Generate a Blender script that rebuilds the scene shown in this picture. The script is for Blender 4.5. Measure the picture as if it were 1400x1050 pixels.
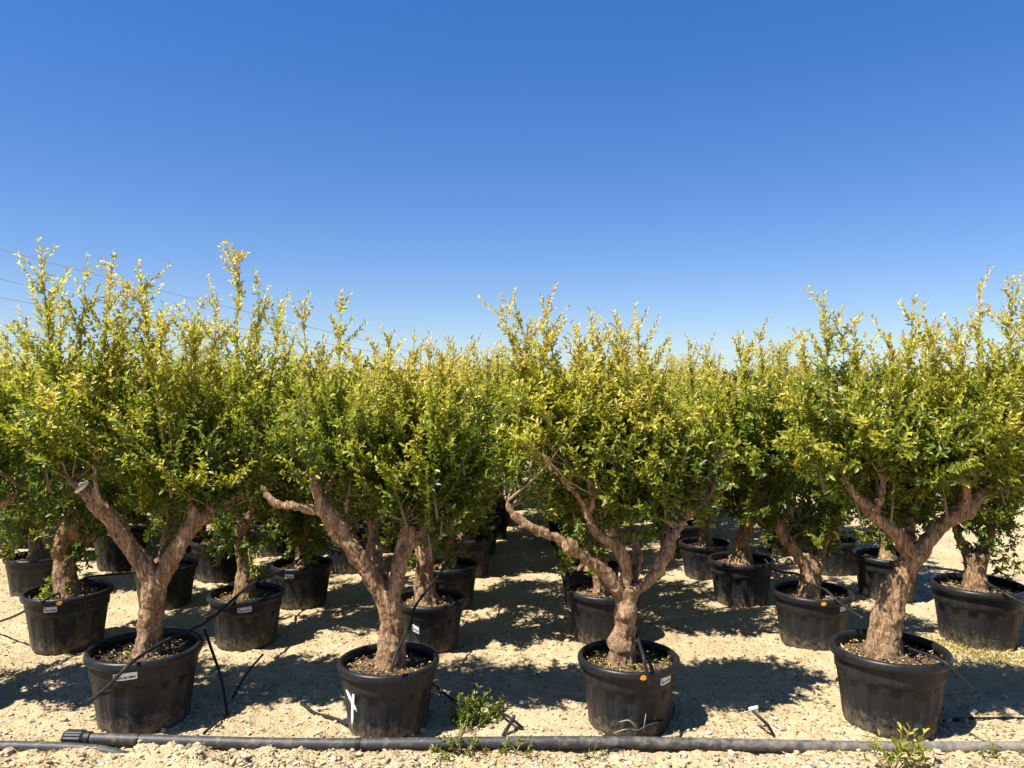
import bpy, bmesh, math
import numpy as np
from mathutils import Vector, Matrix, noise as mnoise

for o in list(bpy.data.objects):
    bpy.data.objects.remove(o)
scene = bpy.context.scene
col = scene.collection

# ---------------------------------------------------------------- camera
CAM_H = 1.9
F = 1050.0                      # focal length in pixels of the 1400 wide photograph
cam_d = bpy.data.cameras.new('camera')
cam_d.sensor_width = 36.0
cam_d.lens = 36.0 * F / 1400.0
cam_d.clip_start = 0.05
cam_d.clip_end = 6000
cam = bpy.data.objects.new('camera', cam_d)
cam.location = (0, 0, CAM_H)
cam.rotation_euler = (math.radians(90), 0, 0)
col.objects.link(cam)
scene.camera = cam

# ---------------------------------------------------------------- sun and sky
SUN_EL = math.radians(59)
SHADOW_AZ = math.radians(32)    # direction the shadows fall, from +X towards +Y
ld = Vector((math.cos(SHADOW_AZ) * math.cos(SUN_EL), math.sin(SHADOW_AZ) * math.cos(SUN_EL), -math.sin(SUN_EL)))
sun_d = bpy.data.lights.new('sun', 'SUN')
sun_d.energy = 5.0
sun_d.angle = math.radians(0.55)
sun_d.color = (1.0, 0.95, 0.86)
sun = bpy.data.objects.new('sun', sun_d)
sun.rotation_euler = ld.to_track_quat('-Z', 'Y').to_euler()
sun.location = (-6, -4, 12)
col.objects.link(sun)

world = bpy.data.worlds.new('World')
scene.world = world
world.use_nodes = True
wn = world.node_tree
bg = wn.nodes['Background']
sky = wn.nodes.new('ShaderNodeTexSky')
sky.sky_type = 'NISHITA'
sky.sun_disc = False
sky.sun_elevation = SUN_EL
sky.sun_rotation = math.atan2(-ld.x, -ld.y)
sky.altitude = 300
sky.air_density = 1.0
sky.dust_density = 0.2
sky.ozone_density = 2.2
hs = wn.nodes.new('ShaderNodeHueSaturation')
hs.inputs['Saturation'].default_value = 1.40
hs.inputs['Hue'].default_value = 0.514
wn.links.new(sky.outputs[0], hs.inputs['Color'])
gm = wn.nodes.new('ShaderNodeGamma')            # flattens the gradient as the phone's tone curve does
gm.inputs['Gamma'].default_value = 0.74
tn = wn.nodes.new('ShaderNodeMix')
tn.data_type = 'RGBA'
tn.blend_type = 'MULTIPLY'
tn.inputs[0].default_value = 1.0
tn.inputs[7].default_value = (0.735, 0.82, 1.0, 1)
wn.links.new(hs.outputs[0], gm.inputs['Color'])
wn.links.new(gm.outputs[0], tn.inputs[6])
wn.links.new(tn.outputs[2], bg.inputs['Color'])
bg.inputs['Strength'].default_value = 0.104

vs = scene.view_settings
vs.view_transform = 'Standard'
vs.look = 'None'
vs.exposure = 1.15
vs.gamma = 1.0
vs.use_curve_mapping = False
scene.render.engine = 'CYCLES'
scene.cycles.max_bounces = 7
scene.cycles.transparent_max_bounces = 4
scene.cycles.transmission_bounces = 3

RNG = np.random.default_rng(11)


# ================================================================ helpers
def new_mat(name):
    m = bpy.data.materials.new(name)
    m.use_nodes = True
    nt = m.node_tree
    b = nt.nodes['Principled BSDF']
    return m, nt, b


def N(nt, typ, **kw):
    n = nt.nodes.new(typ)
    for k, v in kw.items():
        setattr(n, k, v)
    return n


def ramp(nt, fac, stops):
    r = N(nt, 'ShaderNodeValToRGB')
    els = r.color_ramp.elements
    while len(els) < len(stops):
        els.new(0.5)
    for e, (p, c) in zip(els, stops):
        e.position = p
        e.color = (c[0], c[1], c[2], 1)
    nt.links.new(fac, r.inputs[0])
    return r.outputs[0]


def noise_tex(nt, vec, scale, detail=4, rough=0.55, dist=0.0):
    n = N(nt, 'ShaderNodeTexNoise')
    n.inputs['Scale'].default_value = scale
    n.inputs['Detail'].default_value = detail
    n.inputs['Roughness'].default_value = rough
    n.inputs['Distortion'].default_value = dist
    if vec is not None:
        nt.links.new(vec, n.inputs['Vector'])
    return n


def mixc(nt, fac, a, b, blend='MIX'):
    m = N(nt, 'ShaderNodeMix', data_type='RGBA', blend_type=blend)
    if isinstance(fac, (int, float)):
        m.inputs[0].default_value = fac
    else:
        nt.links.new(fac, m.inputs[0])
    for sock, v in ((m.inputs[6], a), (m.inputs[7], b)):
        if isinstance(v, tuple):
            sock.default_value = (v[0], v[1], v[2], 1)
        else:
            nt.links.new(v, sock)
    return m.outputs[2]


def bump(nt, b, height, strength, dist=0.01):
    bn = N(nt, 'ShaderNodeBump')
    bn.inputs['Strength'].default_value = strength
    bn.inputs['Distance'].default_value = dist
    nt.links.new(height, bn.inputs['Height'])
    nt.links.new(bn.outputs[0], b.inputs['Normal'])
    return bn


def geo_pos(nt):
    return N(nt, 'ShaderNodeNewGeometry').outputs['Position']


def obj_co(nt):
    return N(nt, 'ShaderNodeTexCoord').outputs['Object']


def tag(o, label=None, cat=None, group=None, kind=None):
    if label: o['label'] = label
    if cat: o['category'] = cat
    if group: o['group'] = group
    if kind: o['kind'] = kind
    return o


def link(name, me, mat=None, parent=None, loc=None):
    o = bpy.data.objects.new(name, me)
    col.objects.link(o)
    if mat is not None and me is not None and len(me.materials) == 0:
        me.materials.append(mat)
    if parent is not None:
        o.parent = parent
    if loc is not None:
        o.location = loc
    return o


def np_mesh(name, verts, faces_list, smooth=True, color=None):
    """verts (n,3); faces_list: list of int arrays (m,k) with constant k each."""
    me = bpy.data.meshes.new(name)
    verts = np.asarray(verts, dtype=np.float32)
    me.vertices.add(len(verts))
    me.vertices.foreach_set('co', verts.ravel())
    nl = sum(f.size for f in faces_list)
    npoly = sum(len(f) for f in faces_list)
    me.loops.add(nl)
    me.polygons.add(npoly)
    me.loops.foreach_set('vertex_index', np.concatenate([f.ravel() for f in faces_list]).astype(np.int32))
    tot = np.concatenate([np.full(len(f), f.shape[1]) for f in faces_list]).astype(np.int32)
    st = np.concatenate([[0], np.cumsum(tot)[:-1]]).astype(np.int32)
    me.polygons.foreach_set('loop_start', st)
    me.polygons.foreach_set('use_smooth', np.full(npoly, smooth))
    if color is not None:
        a = me.color_attributes.new('tint', 'FLOAT_COLOR', 'POINT')
        c = np.ones((len(verts), 4), np.float32)
        c[:, :3] = color
        a.data.foreach_set('color', c.ravel())
    me.update(calc_edges=True)
    me.validate()
    return me


def hash2(ix, iy, seed=0):
    h = (ix.astype(np.int64) * 374761393 + iy.astype(np.int64) * 668265263 + seed * 1442695041) & 0x7fffffff
    h = ((h ^ (h >> 13)) * 1274126177) & 0x7fffffff
    h = h ^ (h >> 16)
    return (h & 0xffff) / 65535.0


def vnoise(x, y, seed=0):
    x = np.asarray(x, float); y = np.asarray(y, float)
    ix = np.floor(x); iy = np.floor(y)
    fx = x - ix; fy = y - iy
    fx = fx * fx * (3 - 2 * fx); fy = fy * fy * (3 - 2 * fy)
    a = hash2(ix, iy, seed); b = hash2(ix + 1, iy, seed)
    c = hash2(ix, iy + 1, seed); d = hash2(ix + 1, iy + 1, seed)
    return (a * (1 - fx) + b * fx) * (1 - fy) + (c * (1 - fx) + d * fx) * fy - 0.5


def ground_h(x, y):
    x = np.asarray(x, float); y = np.asarray(y, float)
    h = 0.03 * vnoise(x * 0.9, y * 0.9, 1) + 0.022 * vnoise(x * 3.1, y * 3.1, 2)
    near = np.clip((14 - y) / 8, 0, 1) * np.clip((y - 3.45) / .2, 0, 1)
    h = h + near * (0.014 * vnoise(x * 11, y * 11, 3) + 0.017 * vnoise(x * 25, y * 25, 4) + 0.015 * vnoise(x * 50, y * 50, 6))
    # loose bank of dug earth in front of the pipe
    bank = np.clip((3.99 + 0.05 * vnoise(x * 4, y * 0, 7) - y) / 0.10, 0, 1)
    bank = bank * bank * (3 - 2 * bank)
    clod = np.clip(vnoise(x * 18, y * 18, 8) + 0.12, 0, 1)
    heap = np.clip(1 - np.abs(x + 1.75) / 0.75, 0, 1)
    clod = clod * np.clip((y - 3.5) / .2, 0, 1)
    heap = heap * np.clip((y - 3.4) / .4, 0, 1)
    h = h + bank * (0.012 + 0.045 * heap + (0.035 + 0.06 * heap) * clod)
    return h


def gz(x, y):
    return float(ground_h(x, y))


def catmull(pts, n):
    """pts (k,d) -> (n,d) points on a Catmull-Rom curve."""
    p = np.asarray(pts, float)
    if len(p) == 2:
        t = np.linspace(0, 1, n)[:, None]
        return p[0] * (1 - t) + p[1] * t
    q = np.vstack([2 * p[0] - p[1], p, 2 * p[-1] - p[-2]])
    seg = len(p) - 1
    out = []
    for u in np.linspace(0, seg - 1e-6, n):
        i = int(u); t = u - i
        a, b, c, d = q[i], q[i + 1], q[i + 2], q[i + 3]
        out.append(0.5 * (2 * b + (c - a) * t + (2 * a - 5 * b + 4 * c - d) * t * t + (3 * b - a - 3 * c + d) * t ** 3))
    return np.array(out)


def tube_arrays(pts, radii, sides=8, cap=True, base=0):
    """closed tube along pts."""
    p = np.asarray(pts, float)
    r = np.broadcast_to(np.asarray(radii, float), (len(p),))
    tan = np.gradient(p, axis=0)
    tan /= np.linalg.norm(tan, axis=1)[:, None] + 1e-9
    ref = np.array([0.0, 0, 1]) if abs(tan[0][2]) < 0.85 else np.array([1.0, 0, 0])
    u = np.cross(tan[0], ref); u /= np.linalg.norm(u)
    us = []
    for t in tan:
        u = u - t * np.dot(u, t)
        u /= np.linalg.norm(u) + 1e-9
        us.append(u)
    us = np.array(us)
    vs_ = np.cross(tan, us)
    a = np.linspace(0, 2 * math.pi, sides, endpoint=False)
    ring = np.cos(a)[None, :, None] * us[:, None, :] + np.sin(a)[None, :, None] * vs_[:, None, :]
    v = (p[:, None, :] + ring * r[:, None, None]).reshape(-1, 3)
    n = len(p)
    i = np.arange(n - 1)[:, None] * sides
    j = np.arange(sides)[None, :]
    j2 = (j + 1) % sides
    f = np.stack([i + j, i + j2, i + sides + j2, i + sides + j], axis=2).reshape(-1, 4) + base
    caps = []
    if cap:
        v = np.vstack([v, p[0], p[-1]])
        c0, c1 = n * sides, n * sides + 1
        jj = np.arange(sides); kk = (jj + 1) % sides
        caps = [np.stack([np.full(sides, c0), kk, jj], 1) + base,
                np.stack([np.full(sides, c1), (n - 1) * sides + jj, (n - 1) * sides + kk], 1) + base]
    return v, f, caps


def tube_mesh(name, pts, radii, sides=8, n=None):
    if n:
        d = np.column_stack([np.asarray(pts, float), np.broadcast_to(np.asarray(radii, float), (len(pts),))])
        d = catmull(d, n)
        pts, radii = d[:, :3], d[:, 3]
    v, f, caps = tube_arrays(pts, radii, sides)
    return np_mesh(name, v, [f, np.vstack(caps)])


# ================================================================ materials
def mat_ground():
    m, nt, b = new_mat('dry_earth')
    p = geo_pos(nt)
    big = noise_tex(nt, p, 1.1, 6, 0.65)
    mid = noise_tex(nt, p, 5.0, 6, 0.65)
    fine = noise_tex(nt, p, 60, 5, 0.7)
    vor = N(nt, 'ShaderNodeTexVoronoi')
    vor.inputs['Scale'].default_value = 55
    vor.inputs['Randomness'].default_value = 1
    nt.links.new(p, vor.inputs['Vector'])
    vor2 = N(nt, 'ShaderNodeTexVoronoi')
    vor2.inputs['Scale'].default_value = 130
    nt.links.new(p, vor2.inputs['Vector'])
    c1 = ramp(nt, mid.outputs['Fac'], [(0.28, (0.37, 0.28, 0.165)), (0.5, (0.50, 0.395, 0.24)), (0.72, (0.60, 0.49, 0.31))])
    c2 = ramp(nt, fine.outputs['Fac'], [(0.3, (0.34, 0.255, 0.15)), (0.55, (0.54, 0.43, 0.265)), (0.75, (0.65, 0.555, 0.39))])
    c = mixc(nt, 0.5, c1, c2)
    stone = ramp(nt, vor.outputs['Color'], [(0.0, (0.8, 0.8, 0.8)), (1.0, (1.15, 1.1, 1.05))])
    c = mixc(nt, 0.55, c, stone, 'MULTIPLY')
    sp_ = noise_tex(nt, p, 28, 6, 0.8)
    speck = ramp(nt, sp_.outputs['Fac'], [(0.31, (0.36, 0.30, 0.25)), (0.40, (1, 1, 1))])
    c = mixc(nt, 0.8, c, speck, 'MULTIPLY')
    tint = ramp(nt, big.outputs['Fac'], [(0.36, (0.76, 0.72, 0.66)), (0.48, (0.95, 0.92, 0.88)), (0.65, (1.02, 1.0, 0.97))])
    c = mixc(nt, 0.8, c, tint, 'MULTIPLY')
    nt.links.new(c, b.inputs['Base Color'])
    b.inputs['Roughness'].default_value = 0.95
    b.inputs['Specular IOR Level'].default_value = 0.15
    inv = N(nt, 'ShaderNodeMath', operation='MULTIPLY_ADD')
    nt.links.new(vor.outputs['Distance'], inv.inputs[0])
    inv.inputs[1].default_value = -0.55
    nt.links.new(fine.outputs['Fac'], inv.inputs[2])
    inv2 = N(nt, 'ShaderNodeMath', operation='MULTIPLY_ADD')
    nt.links.new(vor2.outputs['Distance'], inv2.inputs[0])
    inv2.inputs[1].default_value = -0.3
    nt.links.new(inv.outputs[0], inv2.inputs[2])
    bump(nt, b, inv2.outputs[0], 0.75, 0.022)
    return m


def mat_plastic(name='black_plastic', base=(0.0085, 0.009, 0.0098), dust=(0.058, 0.063, 0.068), amount=0.5, rough=0.48, splash=False):
    m, nt, b = new_mat(name)
    p = geo_pos(nt)
    n1 = noise_tex(nt, p, 9, 6, 0.65)
    n2 = noise_tex(nt, p, 140, 4, 0.7)
    mp = N(nt, 'ShaderNodeMapping')
    mp.inputs['Scale'].default_value = (28, 28, 3)
    nt.links.new(p, mp.inputs[0])
    n3 = noise_tex(nt, mp.outputs[0], 1.0, 4, 0.6)
    f1 = ramp(nt, n1.outputs['Fac'], [(0.42, (0, 0, 0)), (0.8, (1, 1, 1))])
    f2 = ramp(nt, n2.outputs['Fac'], [(0.4, (0.15, 0.15, 0.15)), (0.75, (1, 1, 1))])
    f3 = ramp(nt, n3.outputs['Fac'], [(0.4, (0.1, 0.1, 0.1)), (0.75, (1, 1, 1))])
    f = mixc(nt, 1.0, f1, f2, 'MULTIPLY')
    f = mixc(nt, 0.45, f, f3, 'ADD')
    mm = N(nt, 'ShaderNodeMath', operation='MULTIPLY')
    nt.links.new(f, mm.inputs[0]); mm.inputs[1].default_value = amount
    c = mixc(nt, mm.outputs[0], base, dust)
    if splash:
        sx = N(nt, 'ShaderNodeSeparateXYZ'); nt.links.new(obj_co(nt), sx.inputs[0])
        mr = N(nt, 'ShaderNodeMapRange')
        mr.inputs[1].default_value = 0.17; mr.inputs[2].default_value = 0.0
        mr.inputs[3].default_value = -0.12; mr.inputs[4].default_value = 0.22
        nt.links.new(sx.outputs[2], mr.inputs[0])
        n4 = noise_tex(nt, p, 30, 6, 0.75)
        ad = N(nt, 'ShaderNodeMath', operation='ADD'); nt.links.new(n4.outputs['Fac'], ad.inputs[0]); nt.links.new(mr.outputs[0], ad.inputs[1])
        sf = ramp(nt, ad.outputs[0], [(0.5, (0, 0, 0)), (0.8, (0.55, 0.55, 0.55))])
        c = mixc(nt, sf, c, (0.26, 0.21, 0.145))
    nt.links.new(c, b.inputs['Base Color'])
    b.inputs['Roughness'].default_value = rough
    b.inputs['Specular IOR Level'].default_value = 0.26
    bump(nt, b, n2.outputs['Fac'], 0.25, 0.002)
    return m


def mat_bark():
    m, nt, b = new_mat('bark')
    p = geo_pos(nt)
    mp = N(nt, 'ShaderNodeMapping')
    mp.inputs['Scale'].default_value = (34, 34, 9)
    nt.links.new(p, mp.inputs[0])
    n1 = noise_tex(nt, mp.outputs[0], 1.0, 6, 0.7, 0.6)
    n2 = noise_tex(nt, p, 16, 5, 0.6)
    n3 = noise_tex(nt, p, 110, 4, 0.7)
    c1 = ramp(nt, n1.outputs['Fac'], [(0.34, (0.07, 0.045, 0.028)), (0.44, (0.25, 0.175, 0.115)), (0.58, (0.42, 0.315, 0.215)), (0.75, (0.58, 0.48, 0.36))])
    c2 = ramp(nt, n2.outputs['Fac'], [(0.35, (0.15, 0.10, 0.06)), (0.52, (0.34, 0.245, 0.165)), (0.72, (0.60, 0.51, 0.40))])
    c = mixc(nt, 0.4, c1, c2)
    sp = ramp(nt, n3.outputs['Fac'], [(0.3, (0.7, 0.68, 0.66)), (0.7, (1.2, 1.2, 1.2))])
    c = mixc(nt, 0.7, c, sp, 'MULTIPLY')
    mp2 = N(nt, 'ShaderNodeMapping')
    mp2.inputs['Scale'].default_value = (30, 30, 7)
    mp2.inputs['Rotation'].default_value = (0.25, 0.3, 0)
    nt.links.new(p, mp2.inputs[0])
    nf = noise_tex(nt, mp2.outputs[0], 1.0, 5, 0.6, 1.2)
    sb = N(nt, 'ShaderNodeMath', operation='SUBTRACT'); nt.links.new(nf.outputs['Fac'], sb.inputs[0]); sb.inputs[1].default_value = 0.5
    ab = N(nt, 'ShaderNodeMath', operation='ABSOLUTE'); nt.links.new(sb.outputs[0], ab.inputs[0])
    crack = ramp(nt, ab.outputs[0], [(0.0, (0.22, 0.17, 0.13)), (0.035, (0.75, 0.7, 0.64)), (0.07, (1.0, 0.97, 0.93))])
    c = mixc(nt, 0.9, c, crack, 'MULTIPLY')
    c = mixc(nt, 1.0, c, (1.24, 1.12, 0.98), 'MULTIPLY')
    nt.links.new(c, b.inputs['Base Color'])
    b.inputs['Roughness'].default_value = 0.9
    b.inputs['Specular IOR Level'].default_value = 0.2
    ad = N(nt, 'ShaderNodeMath', operation='MULTIPLY_ADD')
    nt.links.new(n3.outputs['Fac'], ad.inputs[0]); ad.inputs[1].default_value = 0.35
    nt.links.new(n1.outputs['Fac'], ad.inputs[2])
    bump(nt, b, ad.outputs[0], 1.0, 0.03)
    return m


def mat_leaf(name='leaf'):
    m, nt, b = new_mat(name)
    at = N(nt, 'ShaderNodeAttribute', attribute_name='tint')
    nt.links.new(at.outputs['Color'], b.inputs['Base Color'])
    b.inputs['Roughness'].default_value = 0.43
    b.inputs['Specular IOR Level'].default_value = 0.62
    tr = N(nt, 'ShaderNodeBsdfTranslucent')
    bright = mixc(nt, 1.0, at.outputs['Color'], (1.5, 1.7, 0.8), 'MULTIPLY')
    nt.links.new(bright, tr.inputs['Color'])
    mx = N(nt, 'ShaderNodeMixShader')
    mx.inputs[0].default_value = 0.4
    out = nt.nodes['Material Output']
    nt.links.new(b.outputs[0], mx.inputs[1])
    nt.links.new(tr.outputs[0], mx.inputs[2])
    nt.links.new(mx.outputs[0], out.inputs['Surface'])
    return m


def mat_tint(name, rough=0.85):
    m, nt, b = new_mat(name)
    at = N(nt, 'ShaderNodeAttribute', attribute_name='tint')
    p = geo_pos(nt)
    n = noise_tex(nt, p, 60, 4)
    c = ramp(nt, n.outputs['Fac'], [(0.3, (0.75, 0.75, 0.75)), (0.7, (1.15, 1.15, 1.15))])
    nt.links.new(mixc(nt, 1.0, at.outputs['Color'], c, 'MULTIPLY'), b.inputs['Base Color'])
    b.inputs['Roughness'].default_value = rough
    return m


def mat_plain(name, c, rough=0.6, var=0.25, scale=30, metal=0.0):
    m, nt, b = new_mat(name)
    p = geo_pos(nt)
    n = noise_tex(nt, p, scale, 5, 0.65)
    lo = tuple(v * (1 - var) for v in c); hi = tuple(min(1, v * (1 + var)) for v in c)
    nt.links.new(ramp(nt, n.outputs['Fac'], [(0.3, lo), (0.7, hi)]), b.inputs['Base Color'])
    b.inputs['Roughness'].default_value = rough
    b.inputs['Metallic'].default_value = metal
    bump(nt, b, n.outputs['Fac'], 0.3, 0.004)
    return m


def mat_soil():
    m, nt, b = new_mat('potting_soil')
    p = geo_pos(nt)
    n = noise_tex(nt, p, 45, 6, 0.75)
    n2 = noise_tex(nt, p, 9, 3)
    c = ramp(nt, n.outputs['Fac'], [(0.3, (0.05, 0.03, 0.018)), (0.5, (0.16, 0.09, 0.05)), (0.72, (0.36, 0.25, 0.15))])
    c2 = ramp(nt, n2.outputs['Fac'], [(0.4, (0.7, 0.62, 0.5)), (0.65, (1.1, 1.05, 0.95))])
    nt.links.new(mixc(nt, 1.0, c, c2, 'MULTIPLY'), b.inputs['Base Color'])
    b.inputs['Roughness'].default_value = 1.0
    bump(nt, b, n.outputs['Fac'], 1.0, 0.03)
    return m


def mat_pipe():
    m, nt, b = new_mat('grey_polyethylene')
    p = geo_pos(nt)
    sx = N(nt, 'ShaderNodeSeparateXYZ'); nt.links.new(p, sx.inputs[0])
    mr = N(nt, 'ShaderNodeMapRange')
    mr.inputs[1].default_value = 0.2; mr.inputs[2].default_value = 2.6
    nt.links.new(sx.outputs[0], mr.inputs[0])
    n = noise_tex(nt, p, 22, 6, 0.7)
    n2 = noise_tex(nt, p, 160, 3, 0.7)
    ad = N(nt, 'ShaderNodeMath', operation='MULTIPLY_ADD')
    nt.links.new(mr.outputs[0], ad.inputs[0]); ad.inputs[1].default_value = 0.30
    nt.links.new(n.outputs['Fac'], ad.inputs[2])
    f = ramp(nt, ad.outputs[0], [(0.5, (0, 0, 0)), (0.85, (1, 1, 1))])
    c = mixc(nt, f, (0.038, 0.038, 0.04), (0.21, 0.185, 0.145))
    sp = ramp(nt, n2.outputs['Fac'], [(0.35, (0.8, 0.8, 0.8)), (0.7, (1.2, 1.2, 1.2))])
    nt.links.new(mixc(nt, 1.0, c, sp, 'MULTIPLY'), b.inputs['Base Color'])
    b.inputs['Roughness'].default_value = 0.55
    b.inputs['Specular IOR Level'].default_value = 0.35
    bump(nt, b, n.outputs['Fac'], 0.2, 0.004)
    return m


def mat_sticker():
    """white sticker with a small black square and two rows of unreadable print."""
    m, nt, b = new_mat('printed_sticker')
    at = N(nt, 'ShaderNodeAttribute', attribute_name='uvw')
    sx = N(nt, 'ShaderNodeSeparateXYZ'); nt.links.new(at.outputs['Vector'], sx.inputs[0])

    def rng(sock, lo, hi):
        a = N(nt, 'ShaderNodeMath', operation='GREATER_THAN'); nt.links.new(sock, a.inputs[0]); a.inputs[1].default_value = lo
        c = N(nt, 'ShaderNodeMath', operation='LESS_THAN'); nt.links.new(sock, c.inputs[0]); c.inputs[1].default_value = hi
        d = N(nt, 'ShaderNodeMath', operation='MULTIPLY'); nt.links.new(a.outputs[0], d.inputs[0]); nt.links.new(c.outputs[0], d.inputs[1])
        return d.outputs[0]

    def mul(a, c):
        d = N(nt, 'ShaderNodeMath', operation='MULTIPLY'); nt.links.new(a, d.inputs[0]); nt.links.new(c, d.inputs[1]); return d.outputs[0]

    def mx(a, c):
        d = N(nt, 'ShaderNodeMath', operation='MAXIMUM'); nt.links.new(a, d.inputs[0]); nt.links.new(c, d.inputs[1]); return d.outputs[0]
    sq = mul(rng(sx.outputs[0], 0.05, 0.17), rng(sx.outputs[1], 0.62, 0.88))
    mp = N(nt, 'ShaderNodeMapping'); mp.inputs['Scale'].default_value = (34, 1, 1)
    nt.links.new(at.outputs['Vector'], mp.inputs[0])
    nz = noise_tex(nt, mp.outputs[0], 1.0, 2)
    g = N(nt, 'ShaderNodeMath', operation='GREATER_THAN'); nt.links.new(nz.outputs['Fac'], g.inputs[0]); g.inputs[1].default_value = 0.43
    line = mul(mul(rng(sx.outputs[0], 0.07, 0.93), rng(sx.outputs[1], 0.2, 0.52)), g.outputs[0])
    f = mx(sq, line)
    nt.links.new(mixc(nt, f, (0.78, 0.77, 0.74), (0.03, 0.03, 0.035)), b.inputs['Base Color'])
    b.inputs['Roughness'].default_value = 0.45
    return m


M_GROUND = mat_ground()
M_POT = mat_plastic(amount=0.5, splash=True)
M_RIM = mat_plastic('black_plastic_rim', amount=0.35, rough=0.38)
M_HOSE = mat_plastic('black_hose', base=(0.013, 0.013, 0.014), amount=0.3, rough=0.5)
M_BARK = mat_bark()
M_LEAF = mat_leaf()
M_TWIG = mat_tint('twig_bark')
M_STONE = mat_tint('stone', 0.95)
M_LITTER = mat_tint('dry_leaf', 0.8)
M_SOIL = mat_soil()
M_PIPE = mat_pipe()
M_STICK = mat_sticker()
M_ORANGE = mat_plain('orange_sticker', (0.78, 0.30, 0.02), 0.5, 0.1)
M_CUT = mat_plain('sawn_wood', (0.62, 0.56, 0.47), 0.8, 0.2, 60)
M_DRY = mat_plain('dry_wood', (0.33, 0.27, 0.19), 0.9, 0.2)
M_PAINT = mat_plain('white_paint', (0.78, 0.78, 0.76), 0.6, 0.08)
M_GREYFIT = mat_plain('grey_plastic', (0.33, 0.33, 0.33), 0.5, 0.15)
M_WIRE = mat_plain('aluminium_cable', (0.22, 0.26, 0.30), 0.5, 0.1)
M_POLE = mat_plain('weathered_pole', (0.2, 0.17, 0.14), 0.9, 0.2)


# ================================================================ ground
def build_ground():
    def lines(parts):
        out = []
        for a, b_, s in parts:
            out.append(np.arange(a, b_, s))
        return np.concatenate(out)
    far = np.array([9, 12, 16, 24, 40, 70, 130, 300, 800, 2000, 4500.0])
    xs = np.concatenate([-far[::-1], lines([(-8, -4.2, 0.08), (-4.2, 4.2, 0.018), (4.2, 8, 0.08)]), far])
    ys = np.concatenate([[-60, -20, -5, 0, 2, 3], lines([(3.3, 3.7, 0.05), (3.7, 5.4, 0.014), (5.4, 9, 0.03), (9, 18, 0.09)]),
                         [18.5, 19.5, 21, 24, 28, 34, 45, 65, 100, 170, 300, 700, 1800, 4500.0]])
    gx, gy = np.meshgrid(xs, ys)
    z = ground_h(gx, gy)
    z = np.where((np.abs(gx) > 20) | (gy > 22), z * 0.3, z)
    v = np.stack([gx, gy, z], 2).reshape(-1, 3)
    nx, ny = len(xs), len(ys)
    i = np.arange(ny - 1)[:, None] * nx; j = np.arange(nx - 1)[None, :]
    f = np.stack([i + j, i + j + 1, i + nx + j + 1, i + nx + j], 2).reshape(-1, 4)
    o = link('ground', np_mesh('ground', v, [f]), M_GROUND)
    tag(o, 'pale dry stony earth of the nursery field', None, None, 'structure')


build_ground()


# ================================================================ pots
PR, PH = 0.288, 0.376          # rim radius, height of the standard pot


def pot_body_mesh():
    sides = 210
    a = np.linspace(0, 2 * math.pi, sides, endpoint=False)
    flute = (np.sin(a * 15) > 0.0).astype(float)           # raised vertical panels
    k = np.sin(a * 15)
    flute = np.clip(k * 7 + 0.5, 0, 1)
    # (radius, z, flute amount)
    rb = 0.217
    prof = [(0.0, 0.006, 0), (rb * 0.94, 0.004, 0), (rb, 0.014, 0.3), (rb + .006, 0.04, 1), (0.232, 0.12, 1), (0.2435, 0.2, 1), (0.2505, 0.25, 1),
            (0.2525, 0.262, 1), (0.2610, 0.266, 0.0), (0.2625, 0.283, 0), (0.2625, 0.291, 0), (0.2655, 0.34, 0), (0.2665, 0.35, 0),
            (0.262, 0.36, 0), (0.258, 0.34, 0), (0.252, 0.28, 0)]
    vs_, fs = [], []
    for r, z, w in prof:
        rr = r + w * 0.0045 * (flute - 0.5) * (1 if w > 0 else 0)
        zz = z + np.zeros(sides)
        if abs(z - 0.262) < 1e-6 or abs(z - 0.268) < 1e-6:
            zz = z - 0.018 * (1 - flute)                     # scalloped ledge
        vs_.append(np.stack([rr * np.cos(a), rr * np.sin(a), zz], 1))
    v = np.vstack(vs_)
    n = len(prof)
    i = np.arange(n - 1)[:, None] * sides; j = np.arange(sides)[None, :]; j2 = (j + 1) % sides
    f = np.stack([i + j, i + j2, i + sides + j2, i + sides + j], 2).reshape(-1, 4)
    return np_mesh('pot_wall', v, [f])


def pot_rim_mesh():
    sides = 72
    a = np.linspace(0, 2 * math.pi, sides, endpoint=False)
    sec = [(0.2625, 0.334), (0.277, 0.333), (0.2845, 0.337), (0.2875, 0.347), (0.2875, 0.358), (0.2845, 0.368), (0.277, 0.3745),
           (0.268, 0.376), (0.2605, 0.3735), (0.2565, 0.366), (0.2555, 0.350), (0.2545, 0.325)]
    vs_ = []
    for r, z in sec:
        wob = 1 + 0.004 * np.sin(a * 3 + 1)
        vs_.append(np.stack([r * wob * np.cos(a), r * wob * np.sin(a), z + 0.002 * np.sin(2 * a)], 1))
    v = np.vstack(vs_); n = len(sec)
    i = np.arange(n)[:, None] * sides; i2 = ((np.arange(n) + 1) % n)[:, None] * sides
    j = np.arange(sides)[None, :]; j2 = (j + 1) % sides
    f = np.stack([i + j, i + j2, i2 + j2, i2 + j], 2).reshape(-1, 4)
    return np_mesh('pot_rim', v, [f])


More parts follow.
